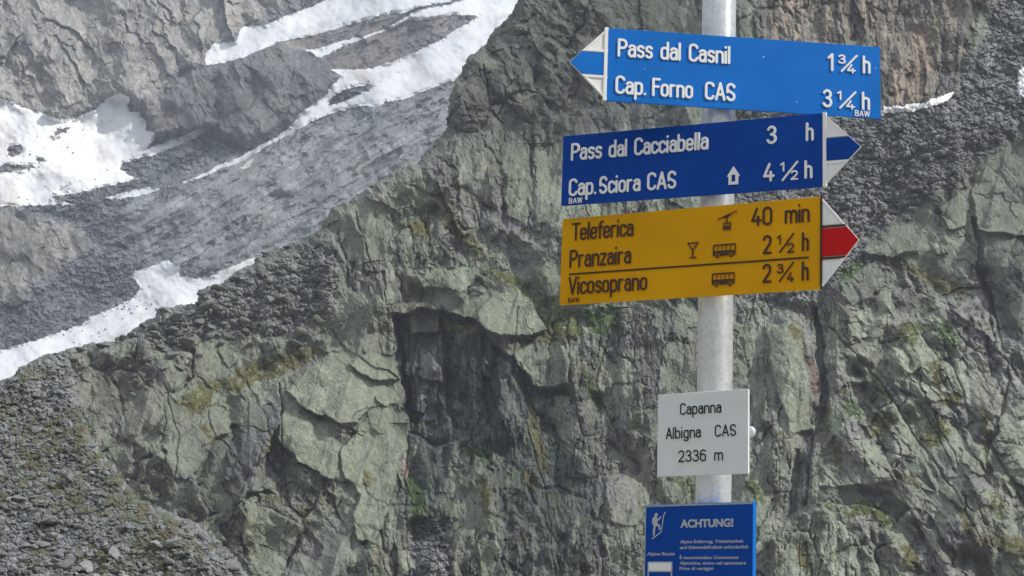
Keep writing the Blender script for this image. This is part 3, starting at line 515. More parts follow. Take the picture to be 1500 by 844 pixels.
def boulder(L, x, y, wpx, hpx, m, label, group=None, sink=.15):
    d = samp(L, x, y); s = d / FPX; P = pix(x, y, d - wpx * .15 * s)
    o = link('boulder', RM[m][random.randrange(4)]); o.location = tuple(P)
    o.rotation_euler = (random.uniform(-.4, .4), random.uniform(-.4, .4), random.uniform(0, 6.28))
    o.scale = (wpx * s * 1.15, wpx * s * 1.15, hpx * s * 1.25)
    return tag(o, label, 'boulder', group)
big_ones = [(55, 629, 17, 13, 1, 'pale flat-topped boulder alone in the grass near the top of the rubble slope'), (102, 659, 17, 14, 1, 'pale rounded boulder on the grassy slope below the pinkish slabs'),
 (25, 730, 27, 12, 0, 'long low grey boulder near the left edge halfway down the rubble slope'), (102, 700, 17, 19, 0, 'upright pointed grey boulder in the middle of the grassy rubble slope'),
 (72, 763, 36, 15, 0, 'wide flat grey slab lying in the rubble at lower left'), (77, 785, 23, 12, 1, 'pale angular boulder just below the wide flat slab'), (62, 797, 28, 12, 0, 'flat grey boulder under the pale angular one at lower left'),
 (227, 797, 25, 14, 1, 'palest boulder of the pair low on the slope edge'), (247, 796, 24, 17, 0, 'darker boulder of the pair low on the slope edge'), (167, 811, 26, 20, 1, 'large pale block at the head of the bottom rock pile'),
 (97, 829, 34, 24, 0, 'largest grey boulder at the bottom left of the rock pile'), (127, 831, 30, 22, 1, 'large pale boulder at the bottom of the rock pile'), (247, 823, 22, 12, 0, 'low grey boulder at the bottom right of the rubble slope')]
for x, y, a, b, m, lab in big_ones: boulder(RS, x, y, a, b, m, lab)
TONE = ['grey', 'pale', 'greenish', 'dark']
def lab_rub(x, y, m):
    r_ = 'top' if y < 640 else ('middle' if y < 740 else 'foot'); q = ' near the left edge' if x < 70 else (' along its right-hand brink' if (x > 90 + (y - 560) * .75) else '')
    t = '%s angular rock strewn on the %s of the rubble slope%s' % (TONE[m], r_, q); return t, t.replace('rock strewn', 'rocks strewn')
def lab_ridge(x, y, m):
    r_ = 'upper right end' if x > 370 else ('middle' if x > 230 else 'lower left end')
    t = '%s weathered rock on the %s of the boulder ridge below the snow' % (TONE[m], r_); return t, t.replace('weathered rock', 'weathered rocks')
def lab_scree(x, y, m):
    r_ = 'beside the tip of the dark blue sign' if (x < 1340 and y < 285) else ('beside the red and white sign tip' if x < 1340 else 'near the right edge of the picture')
    t = '%s loose rock on the scree %s' % (TONE[m], r_); return t, t.replace('loose rock', 'loose rocks')
cnt = 0
while cnt < 165:
    x = random.uniform(-5, 370); y = random.uniform(535, 855)
    j = np.searchsorted(ys3, y); i = np.searchsorted(xs3, x)
    if s3_[j, i] < 5: continue
    wz = random.choice([6, 7, 7, 8, 9, 10, 12, 14]) * (.8 + .5 * (y - 560) / 300)
    if cnt > 125: x = random.gauss(140, 45); y = random.gauss(830, 14); wz *= 1.1
    if x < -5 or y > 856: continue
    boulder(RS, x, y, wz, wz * random.uniform(.5, .8), (m_ := random.choice([0, 0, 1, 0, 2])), *lab_rub(x, y, m_))
    cnt += 1
edge = [(240, 455, 26, 16, 2), (277, 452, 20, 13, 3), (258, 464, 28, 14, 0), (181, 496, 15, 12, 3), (102, 528, 27, 20, 3), (88, 522, 20, 14, 3), (150, 506, 24, 12, 3), (120, 514, 18, 11, 3), (297, 430, 22, 12, 3), (322, 425, 26, 13, 2), (345, 408, 18, 10, 3), (212, 478, 18, 14, 3), (195, 492, 20, 12, 0), (230, 490, 26, 14, 2), (300, 448, 30, 16, 2), (153, 518, 12, 14, 0), (75, 528, 20, 14, 3), (52, 536, 22, 14, 3), (390, 372, 16, 9, 3), (420, 362, 14, 9, 3),
        (395, 440, 24, 14, 0), (443, 485, 22, 18, 2), (468, 470, 24, 14, 2), (432, 502, 26, 14, 2), (360, 470, 20, 12, 2), (275, 500, 24, 14, 2), (310, 480, 22, 12, 0), (250, 520, 26, 14, 2)]
for x, y, a, b, m in edge:
    boulder(CL, x, y, a, b, m, *lab_ridge(x, y, m))
for k in range(50):
    t = random.random(); x = 185 + 300 * t + random.gauss(0, 18); y = 488 - 118 * t + random.uniform(8, 100) * (1 - .2 * t)
    a = random.uniform(9, 19); boulder(CL, x, y, a, a * random.uniform(.5, .75), (m_ := random.choice([0, 2, 2, 3])), *lab_ridge(x, y, m_))
for k in range(75):
    x = random.uniform(1215, 1500); y = random.uniform(175, 380)
    if y > 165 + (1500 - x) * .85 + 30: continue
    a = random.choice([6, 7, 8, 9, 12, 15]); boulder(CL, x, y, a, a * random.uniform(.45, .7), (m_ := random.choice([0, 0, 2, 3, 1])), *lab_scree(x, y, m_))
# ------------------------------------------------------------------ cloud that shades the far slope and the peak
def sun_to(P, zc): t = (zc - P[2]) / SUN[2]; return P + SUN * t
cm = bpy.data.materials.new('cloud_white'); cm.use_nodes = True
cm.node_tree.nodes['Principled BSDF'].inputs['Base Color'].default_value = (.9, .9, .9, 1); cm.node_tree.nodes['Principled BSDF'].inputs['Roughness'].default_value = 1; cm.node_tree.nodes['Principled BSDF'].inputs['Alpha'].default_value = .22   # thin, lets part of the sun through
def cloud(outl, layer_d, zc, thick, seed):
    pts = [sun_to(pix(x, y, layer_d(x, y)), zc) for x, y in outl]
    cx = np.mean([p[0] for p in pts]); cy = np.mean([p[1] for p in pts])
    P = np.array([(p[0], p[1]) for p in pts]); lo = P.min(0); hi = P.max(0); n_ = 70
    gx, gy = np.meshgrid(np.linspace(lo[0] - 60, hi[0] + 60, n_), np.linspace(lo[1] - 60, hi[1] + 60, n_))
    wob = fbm(gx / 60, gy / 60, seed, 4) * 25; wob2 = fbm(gx / 60 + 8, gy / 60, seed + 9, 4) * 25
    s = np.full(gx.shape, -999.); S = psdf(((gx + wob) - lo[0]), ((gy + wob2) - lo[1]), P - lo)
    hgt = np.sqrt(np.clip(S, 0, 200) / 200) * thick * (.7 + .5 * ridge(gx / 90, gy / 90, seed + 3))
    vs = []; fs = []; id_ = {}
    def vid(j, i, top):
        k = (j, i, top if S[j, i] > 0 else 0)
        if k not in id_:
            id_[k] = len(vs); vs.append((gx[j, i], gy[j, i], zc + (hgt[j, i] if k[2] else -.15 * hgt[j, i])))
        return id_[k]
    ok = S > -1
    for j in range(n_ - 1):
        for i in range(n_ - 1):
            if ok[j, i] and ok[j + 1, i] and ok[j, i + 1] and ok[j + 1, i + 1]:
                fs.append([vid(j, i, 1), vid(j, i + 1, 1), vid(j + 1, i + 1, 1), vid(j + 1, i, 1)])
                b = [vid(j, i, 0), vid(j + 1, i, 0), vid(j + 1, i + 1, 0), vid(j, i + 1, 0)]; fs.append(b)
    me = bpy.data.meshes.new('cloud'); me.from_pydata(vs, [], fs); me.materials.append(cm)
    tag(link('cloud', me), kind='structure')
CZ = 1300.0
cloud([(215, 290), (232, 215), (225, 165), (300, 100), (360, 60), (440, -80), (800, -80), (800, 330), (560, 420), (300, 440), (150, 560), (-120, 640), (-120, 330)], lambda x, y: 1000 * math.exp(1.05 * (560 - y + .15 * (x - 300)) / FPX), CZ, 160, 810)
cloud([(640, 60), (640, 195), (700, 185), (880, 195), (960, 170), (1000, 60), (1060, -60), (760, -120)], lambda x, y: 350 * math.exp(.75 * (900 - y) / FPX), CZ, 60, 820)
# ================================================================== SIGNS
# --- contour engine: union / difference of thick strokes and polygons -> raised, bevelled shape
def contour(shapes, res=.03, pad=.12):
    pts = np.concatenate([np.array(s[1], float) for s in shapes]); R = max([s[2] for s in shapes if s[0][-1] == 's'] + [0])
    x0, y0 = pts.min(0) - R - pad; x1, y1 = pts.max(0) + R + pad
    nx = int((x1 - x0) / res) + 2; ny = int((y1 - y0) / res) + 2
    gx, gy = np.meshgrid(x0 + np.arange(nx) * res, y0 + np.arange(ny) * res)
    F = np.full(gx.shape, -9.)
    for s in shapes:
        if s[0][-1] == 's':
            d = np.full(gx.shape, 9.); P = s[1]
            for k in range(max(1, len(P) - 1)):
                ax, ay = P[k]; bx, by = P[min(k + 1, len(P) - 1)]; ex, ey = bx - ax, by - ay
                t = np.clip(((gx - ax) * ex + (gy - ay) * ey) / (ex * ex + ey * ey + 1e-12), 0, 1)
                d = np.minimum(d, np.hypot(gx - ax - t * ex, gy - ay - t * ey))
            v = s[2] - d
        else: v = psdf(gx * 100, gy * 100, np.array(s[1]) * 100).astype(float) / 100
        F = np.minimum(F, -v) if s[0][0] == '-' else np.maximum(F, v)
    F = np.where(np.abs(F) < 1e-5, 1e-5, F)
    nxt = {}
    def pt(j, i, jj, ii):
        key = (min(j, jj), min(i, ii), abs(jj - j)); a, b = F[j, i], F[jj, ii]; t = a / (a - b)
        co[key] = (gx[j, i] + (gx[jj, ii] - gx[j, i]) * t, gy[j, i] + (gy[jj, ii] - gy[j, i]) * t); return key
    co = {}
    I = F > 0
    for j in range(ny - 1):
        for i in range(nx - 1):
            a, b, c, d = I[j, i], I[j, i + 1], I[j + 1, i + 1], I[j + 1, i]
            k = a + 2 * b + 4 * c + 8 * d
            if k in (0, 15): continue
            e = {0: (j, i, j, i + 1), 1: (j, i + 1, j + 1, i + 1), 2: (j + 1, i, j + 1, i + 1), 3: (j, i, j + 1, i)}
            T = {1: [(0, 3)], 2: [(1, 0)], 3: [(1, 3)], 4: [(2, 1)], 5: [(0, 1), (2, 3)], 6: [(2, 0)], 7: [(2, 3)], 8: [(3, 2)], 9: [(0, 2)], 10: [(1, 2), (3, 0)], 11: [(1, 2)], 12: [(3, 1)], 13: [(0, 1)], 14: [(3, 0)]}[k]
            for p, q in T: nxt[pt(*e[p])] = pt(*e[q])
    loops = []
    while nxt:
        st = next(iter(nxt)); lp = [co[st]]; c = nxt.pop(st)
        while c != st and c in nxt: lp.append(co[c]); c = nxt.pop(c)
        if len(lp) > 4:
            L = np.array(lp)                                    # thin out straight runs
            keep = []
            for k in range(len(L)):
                p = L[k - 1] if not keep else L[keep[-1]]; v1 = L[k] - p; v2 = L[(k + 1) % len(L)] - L[k]
                cr = abs(v1[0] * v2[1] - v1[1] * v2[0]) / (np.hypot(*v1) * np.hypot(*v2) + 1e-12)
                if cr > .03 or np.hypot(*v1) > .5: keep.append(k)
            loops.append(L[keep] if len(keep) > 2 else L)
    return loops
def relief(name, shapes, height, top, side, depth, res=.023, bev=.0):
    """shapes in cap-height units, scaled to `height` metres, standing `depth` metres proud of the panel (local -Y)"""
    cu = bpy.data.curves.new(name, 'CURVE'); cu.dimensions = '2D'; cu.fill_mode = 'BOTH'
    for L in contour(shapes, res):
        sp = cu.splines.new('POLY'); sp.points.add(len(L) - 1)
        sp.points.foreach_set('co', np.concatenate([L * height, np.zeros((len(L), 1)), np.ones((len(L), 1))], 1).ravel()); sp.use_cyclic_u = True
    b = bev if bev else depth * .3
    cu.extrude = depth / 2 - b; cu.bevel_depth = b; cu.bevel_resolution = 1; cu.offset = -b
    o = bpy.data.objects.new(name, cu); me = bpy.data.meshes.new_from_object(o); bpy.data.objects.remove(o); bpy.data.curves.remove(cu)
    me.name = name; n_ = len(me.vertices); a = np.empty(n_ * 3); me.vertices.foreach_get('co', a); a = a.reshape(-1, 3)
    a = np.stack([a[:, 0], -a[:, 2] - depth / 2, a[:, 1]], 1); me.vertices.foreach_set('co', a.ravel()); me.update()
    me.materials.clear(); me.materials.append(top); me.materials.append(side)
    for p in me.polygons: p.material_index = 0 if p.normal.y < -.8 else 1; p.use_smooth = False
    return me
# --- narrow sign alphabet: centre lines, cap height 1
def arc(cx, cy, rx, ry, a0, a1, n=8): return [(cx + rx * math.cos(rad(a0 + (a1 - a0) * k / n)), cy + ry * math.sin(rad(a0 + (a1 - a0) * k / n))) for k in range(n + 1)]
h_ = .069; T = 1 - h_; B = h_; XH = .72 - h_
def bowl(x0, x1, y0, y1): r = (x1 - x0) / 2; return arc(x0 + r, y1 - r, r, r, 180, 0) + arc(x0 + r, y0 + r, r, r, 0, -180) + [(x0, y1 - r)]
W_ = .34
GL = {
 'P': (.50, [[(0, B), (0, T), (.18, T)] + arc(.18, T - .22, .19, .22, 90, -90) + [(0, T - .44)]]),
 'C': (.48, [arc(.18, T - .18, .18, .18, 10, 180) + arc(.18, B + .18, .18, .18, 180, 350)]),
 'F': (.43, [[(0, B), (0, T), (.32, T)], [(0, .53), (.27, .53)]]),
 'A': (.52, [[(0, B), (.2, T), (.40, B)], [(.07, .33), (.33, .33)]]),
 'S': (.50, [arc(.185, T - .2, .17, .2, 15, 180) + arc(.17, B + .42, .15, .2, 180, 200)[0:1] + [(.05, .58), (.30, .42)] + arc(.185, B + .2, .17, .2, 40, -165)]),
 'T': (.50, [[(0, T), (.42, T)], [(.21, T), (.21, B)]]), 'V': (.52, [[(0, T), (.2, B), (.40, T)]]),
 'B': (.5, [[(0, B), (0, T), (.17, T)] + arc(.17, T - .2, .16, .2, 90, -90) + [(0, T - .4)], [(.15, T - .4)] + arc(.17, B + .225, .2, .225, 90, -90) + [(0, B)]]),
 'W': (.72, [[(0, T), (.15, B), (.3, T), (.45, B), (.6, T)]]),
 'a': (.42, [[(.02, XH - .08)] + arc(.15, XH - .14, .14, .14, 150, 0) + [(.29, B)], [(.29, .44), (.15, .44)] + arc(.14, .44 - .185, .15, .187, 90, 270) + [(.16, B), (.29, .2)]]),
 's': (.40, [arc(.145, XH - .14, .135, .14, 25, 180) + [(.03, XH - .22), (.25, .33)] + arc(.145, B + .14, .135, .14, 30, -155)]),
 'd': (.45, [[(.31, B), (.31, T)], bowl(0, .31, B, XH)]), 'l': (.15, [[(0, B), (0, T)]]), 'i': (.15, [[(0, B), (0, XH)], [(0, .90), (0, .915)]]),
 'n': (.44, [[(0, B), (0, XH)], [(0, XH - .12)] + arc(.155, XH - .155, .155, .155, 150, 0) + [(.31, B)]]),
 'm': (.70, [[(0, B), (0, XH)], [(0, XH - .12)] + arc(.14, XH - .14, .14, .14, 150, 0) + [(.28, B)], [(.28, XH - .12)] + arc(.42, XH - .14, .14, .14, 150, 0) + [(.56, B)]]),
 'h': (.44, [[(0, B), (0, T)], [(0, XH - .12)] + arc(.155, XH - .155, .155, .155, 150, 0) + [(.31, B)]]),
 'p': (.45, [[(0, -.2), (0, XH)], bowl(0, .31, B, XH)]), '.': (.15, [[(0, .085), (0, .09)]]), ',': (.15, [[(0, .08), (-.03, -.08)]]),
 'o': (.45, [bowl(0, .31, B, XH)]), 'r': (.345, [[(0, B), (0, XH)], [(0, XH - .12)] + arc(.15, XH - .15, .15, .15, 150, 75)]),
 'c': (.40, [arc(.15, XH - .15, .15, .15, 10, 180) + arc(.15, B + .15, .15, .15, 180, 350)]),
 'e': (.44, [[(0, .36), (.3, .36), (.3, XH - .15)] + arc(.15, XH - .15, .15, .15, 0, 180) + arc(.15, B + .15, .15, .15, 180, 340)]),
 'b': (.45, [[(0, B), (0, T)], bowl(0, .31, B, XH)]), 'f': (.30, [[(.07, B)] + arc(.19, T - .12, .12, .12, 180, 90) + [(.22, T)], [(-.03, XH), (.2, XH)]]),
 'z': (.40, [[(0, XH), (.28, XH), (0, B), (.28, B)]]), 'g': (.45, [bowl(0, .31, B, XH), [(.31, XH), (.31, -.05)] + arc(.155, -.05, .155, .13, 0, -160)]),
 '0': (.52, [bowl(0, .36, B, T)]), '1': (.32, [[(-.02, .74), (.16, T), (.16, B)]]),
 '2': (.50, [arc(.18, T - .19, .18, .19, 170, -20) + [(.34, .56), (0, B), (.37, B)]]),
 '3': (.50, [arc(.175, T - .2, .165, .2, 160, -75) + [(.15, .53)], [(.15, .53)] + arc(.175, B + .225, .19, .225, 80, -160)]),
 '4': (.52, [[(.22, T), (0, .3), (.40, .3)], [(.28, .5), (.28, B)]]), '6': (.52, [bowl(0, .35, B, .6), [(0, .4)] + arc(.19, T - .22, .19, .22, 175, 40)]),
 '/': (.6, [[(0, B - .02), (.62, T + .02)]])}
GC = {}
def letters(sign, text, u0, u1, vb, cap, mats, W, H, depth=.0022, thick=1.0, key='', zoff=0.0):
    """place the glyphs of `text` between fractions u0 and u1 of the panel width, baseline at fraction vb from the top; cap = fraction of panel height"""
    hgt = cap * H
    adv = 0; pos = []
    for ch in text:
        if ch == ' ': adv += .36; continue
        pos.append((ch, adv)); adv += GL[ch][0] + .02
    last = pos[-1]; nat = last[1] + GL[last[0]][0] - .14 + 2 * h_ ; want = (u1 - u0) * W / hgt
    k = want / nat
    for ch, a in pos:
        gk = (ch, round(hgt * 1e4), round(k, 2), key)
        if gk not in GC:
            sh = [('s', [(x * k + h_ * thick, y) for x, y in st], h_ * thick) for st in GL[ch][1]]
            GC[gk] = relief('digit' if ch.isdigit() else ('fraction_bar' if ch == '/' else ('full_stop' if ch == '.' else 'letter')), sh, hgt, mats[0], mats[1], depth)
        o = link(GC[gk].name.split('.')[0], GC[gk], sign)
        o.location = ((u0 - .5) * W + a * k * hgt, -zoff, (.5 - vb) * H)
def icon(name, sign, shapes, u, vb, height, mats, W, H, depth=.0022, res=.03, zoff=0.0):
    me = relief(name, shapes, height, mats[0], mats[1], depth, res); o = link(name, me, sign); o.location = ((u - .5) * W, -zoff, (.5 - vb) * H); return o
def prism(name, pts, y0, y1, material, parent, bev=.0004):
    """outline pts (x,z) in metres extruded from y0 (front, towards viewer: more negative) to y1"""
    bm = bmesh.new(); A = [bm.verts.new((x, y0, z)) for x, z in pts]; Bv = [bm.verts.new((x, y1, z)) for x, z in pts]
    n_ = len(pts); bm.faces.new(A); bm.faces.new(Bv[::-1])
    for k in range(n_): bm.faces.new((A[k], Bv[k], Bv[(k + 1) % n_], A[(k + 1) % n_]))
    bmesh.ops.recalc_face_normals(bm, faces=bm.faces)
    if bev > 0: bmesh.ops.bevel(bm, geom=bm.edges[:], offset=bev, segments=2, affect='EDGES', profile=.5)
    me = bpy.data.meshes.new(name); bm.to_mesh(me); bm.free(); me.materials.append(material)
    return link(name, me, parent)
def rect(x0, x1, z0, z1): return [(x0, z0), (x1, z0), (x1, z1), (x0, z1)]
def tube(name, r, z0, z1, material, parent=None, n_=64, cap_bev=0, loc=(0, 0)):
    bm = bmesh.new(); rings_ = [(r, z0), (r, z1 - .004), (r - .003, z1)] if cap_bev else [(r, z0), (r, z1)]
    R_ = [[bm.verts.new((loc[0] + q * math.cos(2 * math.pi * k / n_), loc[1] + q * math.sin(2 * math.pi * k / n_), z)) for k in range(n_)] for q, z in rings_]
    for a, b in zip(R_, R_[1:]):
        for k in range(n_): f = bm.faces.new((a[k], a[(k + 1) % n_], b[(k + 1) % n_], b[k])); f.smooth = True
    bm.faces.new(R_[-1]); bm.faces.new(R_[0][::-1])
    me = bpy.data.meshes.new(name); bm.to_mesh(me); bm.free(); me.materials.append(material); return link(name, me, parent)
BLUE = mat('blue_enamel', (.008, .15, .53), .38, spec=.18, vary=.12, vscale=9, bump=.12, bscale=350)
WHITE = mat('white_enamel', (.80, .80, .78), .4, vary=.04, vscale=40, bump=.1, bscale=300)
GREYW = mat('weathered_white', (.82, .83, .82), .5, vary=.06, vscale=40, bump=.15, bscale=300)
YEL = mat('yellow_enamel', (.66, .335, .003), .4, spec=.18, vary=.12, vscale=9, bump=.15, bscale=350)
RED = mat('red_enamel', (.55, .012, .015), .4, spec=.18, vary=.05, vscale=30, bump=.15, bscale=300)
DBR = mat('dark_brown_paint', (.045, .022, .008), .5)
BLK = mat('black_paint', (.02, .02, .022), .5, spec=.2)
LGREY = mat('light_grey_print', (.42, .46, .47), .5)
NAVY = mat('navy_enamel', (.002, .055, .32), .42, spec=.18, vary=.12, vscale=9, bump=.1, bscale=350)
STEEL = mat('bare_steel', (.45, .46, .46), .45, metal=.9)
def galv():
    m = bpy.data.materials.new('galvanised_steel'); m.use_nodes = True; L = m.node_tree.links; b = m.node_tree.nodes['Principled BSDF']
    b.inputs['Metallic'].default_value = .52; b.inputs['Anisotropic'].default_value = .6; b.inputs['Anisotropic Rotation'].default_value = .25
    tc = N(m, 'ShaderNodeTexCoord'); v = N(m, 'ShaderNodeTexVoronoi', Scale=160.0); L.new(tc.outputs['Object'], v.inputs['Vector'])
    n = N(m, 'ShaderNodeTexNoise', Scale=45.0, Detail=6.0, Roughness=.7); L.new(tc.outputs['Object'], n.inputs['Vector'])
    ad = N(m, 'ShaderNodeMath', operation='MULTIPLY'); L.new(v.outputs['Color'], ad.inputs[0]); L.new(n.outputs['Fac'], ad.inputs[1])
    r = N(m, 'ShaderNodeValToRGB'); r.color_ramp.elements[0].position = .05; r.color_ramp.elements[0].color = (.66, .70, .71, 1); r.color_ramp.elements[1].position = .5; r.color_ramp.elements[1].color = (.82, .86, .875, 1)
    L.new(ad.outputs[0], r.inputs[0]); L.new(r.outputs[0], b.inputs['Base Color'])
    mr = N(m, 'ShaderNodeMapRange'); mr.inputs[3].default_value = .24; mr.inputs[4].default_value = .36; tg = N(m, 'ShaderNodeTangent'); tg.direction_type = 'RADIAL'; tg.axis = 'Z'; L.new(tg.outputs[0], b.inputs['Tangent']); L.new(n.outputs['Fac'], mr.inputs[0]); L.new(mr.outputs[0], b.inputs['Roughness'])
    bp = N(m, 'ShaderNodeBump', Strength=.06, Distance=.001); L.new(n.outputs['Fac'], bp.inputs['Height']); L.new(bp.outputs[0], b.inputs['Normal'])
    return m
GALV = galv()
PX, PY, PR = .35075, 2.7544, .03
pole = tube('signpost_pole', PR, -.6, 4.1, GALV, None, 64, 1); pole.location = (PX, PY, 0)
tag(pole, 'round galvanised steel post carrying the five signs in front of the mountain', 'post')
def sign_root(name, yaw, zc, uo, label, cat='sign', off=.012, tr=0):
    e = bpy.data.objects.new(name, None); scn.collection.objects.link(e); e.empty_display_size = .05
    y = rad(yaw); nn = (math.sin(y), -math.cos(y)); ux = (math.cos(y), math.sin(y))
    e.location = (PX + nn[0] * (PR + off) + ux[0] * uo, PY + nn[1] * (PR + off) + ux[1] * uo, 1.6 + zc)
    e.rotation_mode = 'XYZ'; e.rotation_euler = (0, -rad(tr), y); tag(e, label, cat); return e
def clamp_part(sign, W, H, uo, off, dz=(.3,)):
    for q in dz:
        z = H * q
        bm = bmesh.new(); n_ = 40; cx = -uo; cy = PR + off; prof = [(PR + .0005, -.012), (PR + .0035, -.011), (PR + .0035, .011), (PR + .0005, .012)]
        R_ = [[bm.verts.new((cx + r * math.cos(2 * math.pi * k / n_), cy + r * math.sin(2 * math.pi * k / n_), z + zz)) for k in range(n_)] for r, zz in prof]
        for a in range(4):
            for k in range(n_): bm.faces.new((R_[a][k], R_[a][(k + 1) % n_], R_[(a + 1) % 4][(k + 1) % n_], R_[(a + 1) % 4][k]))
        bmesh.ops.recalc_face_normals(bm, faces=bm.faces)
        me = bpy.data.meshes.new('clamp_band'); bm.to_mesh(me); bm.free(); me.materials.append(STEEL); link('clamp_band', me, sign)
        prism('bracket', rect(-uo - .022, -uo + .022, z - .012, z + .012), .0032, off - .001, STEEL, sign, .0003)
def tip(sign, W, H, side, mid, outer, bar, tipfrac, thin=False, t1=.345, t2=.665):
    """pointed end with three fields; side -1 left, +1 right"""
    s = side; xe = s * W / 2; L = tipfrac * W; zt = H / 2
    def xz(u, v): return (xe + s * u * L, zt - v * H)
    def edge(v): return 1 - abs(v - .5) * 2
    bw = .035 if not thin else .02
    prism('tip_backing', [xz(.01, .004), xz(1, .5), xz(.01, .996)], -.0005, .003, outer, sign, .0003)
    # fields: upper triangle, middle arrow, lower triangle (each a plate), raised rims between
    g = .03
    prism('tip_field', [xz(g, g * .9), xz(edge(t1 - g) - .04, t1 - g), xz(g, t1 - g)], -.0012, -.0006, outer, sign, .0002)
    prism('tip_field', [xz(g, t1 + .01), xz(edge(t1 + .01) - .01, t1 + .01), xz(.985, .5), xz(edge(t2 - .01) - .01, t2 - .01), xz(g, t2 - .01)], -.0022, -.0006, mid, sign, .0003)
    prism('tip_field', [xz(g, 1 - g * .9), xz(g, t2 + g), xz(edge(t2 + g) - .04, t2 + g)], -.0012, -.0006, outer, sign, .0002)
    rim = bar
    for v in ((t1 - bw / 2), (t2 + bw / 2)):
        prism('rim', [xz(.0, v - bw / 2), xz(edge(v - bw / 2) - .0, v - bw / 2), xz(edge(v + bw / 2), v + bw / 2), xz(0, v + bw / 2)], -.003, -.0006, rim, sign, .0003)
    a = .06
    prism('rim', [xz(.0, 0), xz(edge(t1 - bw), t1 - bw), xz(edge(t1 - bw) - a * 1.3, t1 - bw), xz(.0, a * .55)], -.0028, -.0006, outer, sign, .0003)
    prism('rim', [xz(.0, 1), xz(.0, 1 - a * .55), xz(edge(t2 + bw) - a * 1.3, t2 + bw), xz(edge(t2 + bw), t2 + bw)], -.0028, -.0006, outer, sign, .0003)
    bx0, bx1 = sorted((xe + s * .0005, xe + s * L * (.1 if not thin else .06)))
    prism('rim', rect(bx0, bx1, -H / 2, H / 2), -.0034, .0034, rim, sign, .0004)
OFF = .012
# ---- sign 1
W1, H1, U1 = .4855, .1335, .038
s = sign_root('direction_sign', 4.95, .988, U1, 'bright blue arrow sign pointing left, topmost on the pole, reading Pass dal Casnil', off=OFF, tr=.05)
prism('panel', rect(-W1 / 2, W1 / 2, -H1 / 2, H1 / 2), 0, .003, BLUE, s, .0006)
ww = (WHITE, WHITE)
def persp(t, c): return t * (1 + c) / (1 + c * t)
def u1(z): return persp((z - 215) / 1225., -.015)
letters(s, 'Pass dal Casnil', u1(258), u1(766), .392, .253, ww, W1, H1)
letters(s, 'Cap.', u1(252), u1(392), .90, .253, ww, W1, H1); letters(s, 'Forno', u1(416), u1(600), .90, .253, ww, W1, H1); letters(s, 'CAS', u1(652), u1(791), .90, .253, ww, W1, H1)
letters(s, '1', u1(1203), u1(1230), .392, .253, ww, W1, H1); letters(s, 'h', u1(1359), u1(1393), .392, .253, ww, W1, H1)
letters(s, '3', u1(1249), u1(1286), .275, .125, ww, W1, H1, thick=1.35, key='s'); letters(s, '/', u1(1260), u1(1326), .392, .253, ww, W1, H1, thick=.8, key='f'); letters(s, '4', u1(1288), u1(1330), .40, .125, ww, W1, H1, thick=1.35, key='s')
letters(s, '3', u1(1178), u1(1223), .896, .253, ww, W1, H1); letters(s, 'h', u1(1354), u1(1390), .896, .253, ww, W1, H1)
letters(s, '1', u1(1244), u1(1266), .78, .125, ww, W1, H1, thick=1.35, key='s'); letters(s, '/', u1(1252), u1(1319), .90, .253, ww, W1, H1, thick=.8, key='f'); letters(s, '4', u1(1283), u1(1326), .90, .125, ww, W1, H1, thick=1.35, key='s')
letters(s, 'BAW', u1(1323), u1(1391), .985, .082, ww, W1, H1, depth=.0015, thick=1.2, key='b')
tip(s, W1, H1, -1, BLUE, WHITE, WHITE, .137)
clamp_part(s, W1, H1, U1, OFF, (.28, -.28))
for cx_, cz_, cr_ in ((.568, .25, .0011), (.982, .30, .0009), (.69, .845, .0009), (.135, .53, .0007)):     # chipped enamel
    prism('paint_chip', [((cx_ - .5) * W1 + cr_ * math.cos(a_) * (1 + .3 * math.sin(3 * a_)), (.5 - cz_) * H1 + cr_ * math.sin(a_)) for a_ in [k_ * math.pi / 4 for k_ in range(8)]], -.0003, -.00005, WHITE, s, 0)
# ---- sign 2
W2, H2, U2 = .470, .130, -.040
s = sign_root('direction_sign', -23.4, .8305, U2, 'dark blue arrow sign pointing right, second from the top, reading Pass dal Cacciabella', off=OFF, tr=-.03)
prism('panel', rect(-W2 / 2, W2 / 2, -H2 / 2, H2 / 2), 0, .003, NAVY, s, .0006)
gw = (GREYW, GREYW)
def u2(z):                                       # perspective: right side nearer
    return persp((z - 42) / 1213., .055)
letters(s, 'Pass dal Cacciabella', u2(82), u2(725), .371, .253, gw, W2, H2)
letters(s, 'Cap.', u2(77), u2(208), .877, .253, gw, W2, H2); letters(s, 'Sciora', u2(218), u2(412), .877, .253, gw, W2, H2); letters(s, 'CAS', u2(443), u2(581), .877, .253, gw, W2, H2)
letters(s, '3', u2(996), u2(1044), .370, .253, gw, W2, H2); letters(s, 'h', u2(1177), u2(1213), .370, .253, gw, W2, H2)
letters(s, '4', u2(981), u2(1035), .877, .253, gw, W2, H2); letters(s, 'h', u2(1171), u2(1207), .877, .253, gw, W2, H2)
letters(s, '1', u2(1060), u2(1082), .755, .125, gw, W2, H2, thick=1.35, key='s'); letters(s, '/', u2(1066), u2(1131), .885, .26, gw, W2, H2, thick=.8, key='f'); letters(s, '2', u2(1108), u2(1143), .877, .125, gw, W2, H2, thick=1.35, key='s')
letters(s, 'BAW', u2(79), u2(143), .98, .08, gw, W2, H2, depth=.0015, thick=1.2, key='b')
icon('hut_symbol', s, [('p', [(-.36, .45), (0, 1.02), (.36, .45), (.27, .45), (.27, 0), (-.27, 0), (-.27, .45)]), ('-p', [(-.1, .16), (.1, .16), (.1, .54), (-.1, .54)])], u2(844), .882, .25 * H2, gw, W2, H2)
tip(s, W2, H2, 1, NAVY, GREYW, GREYW, .137)
clamp_part(s, W2, H2, U2, OFF, (.28, -.28))
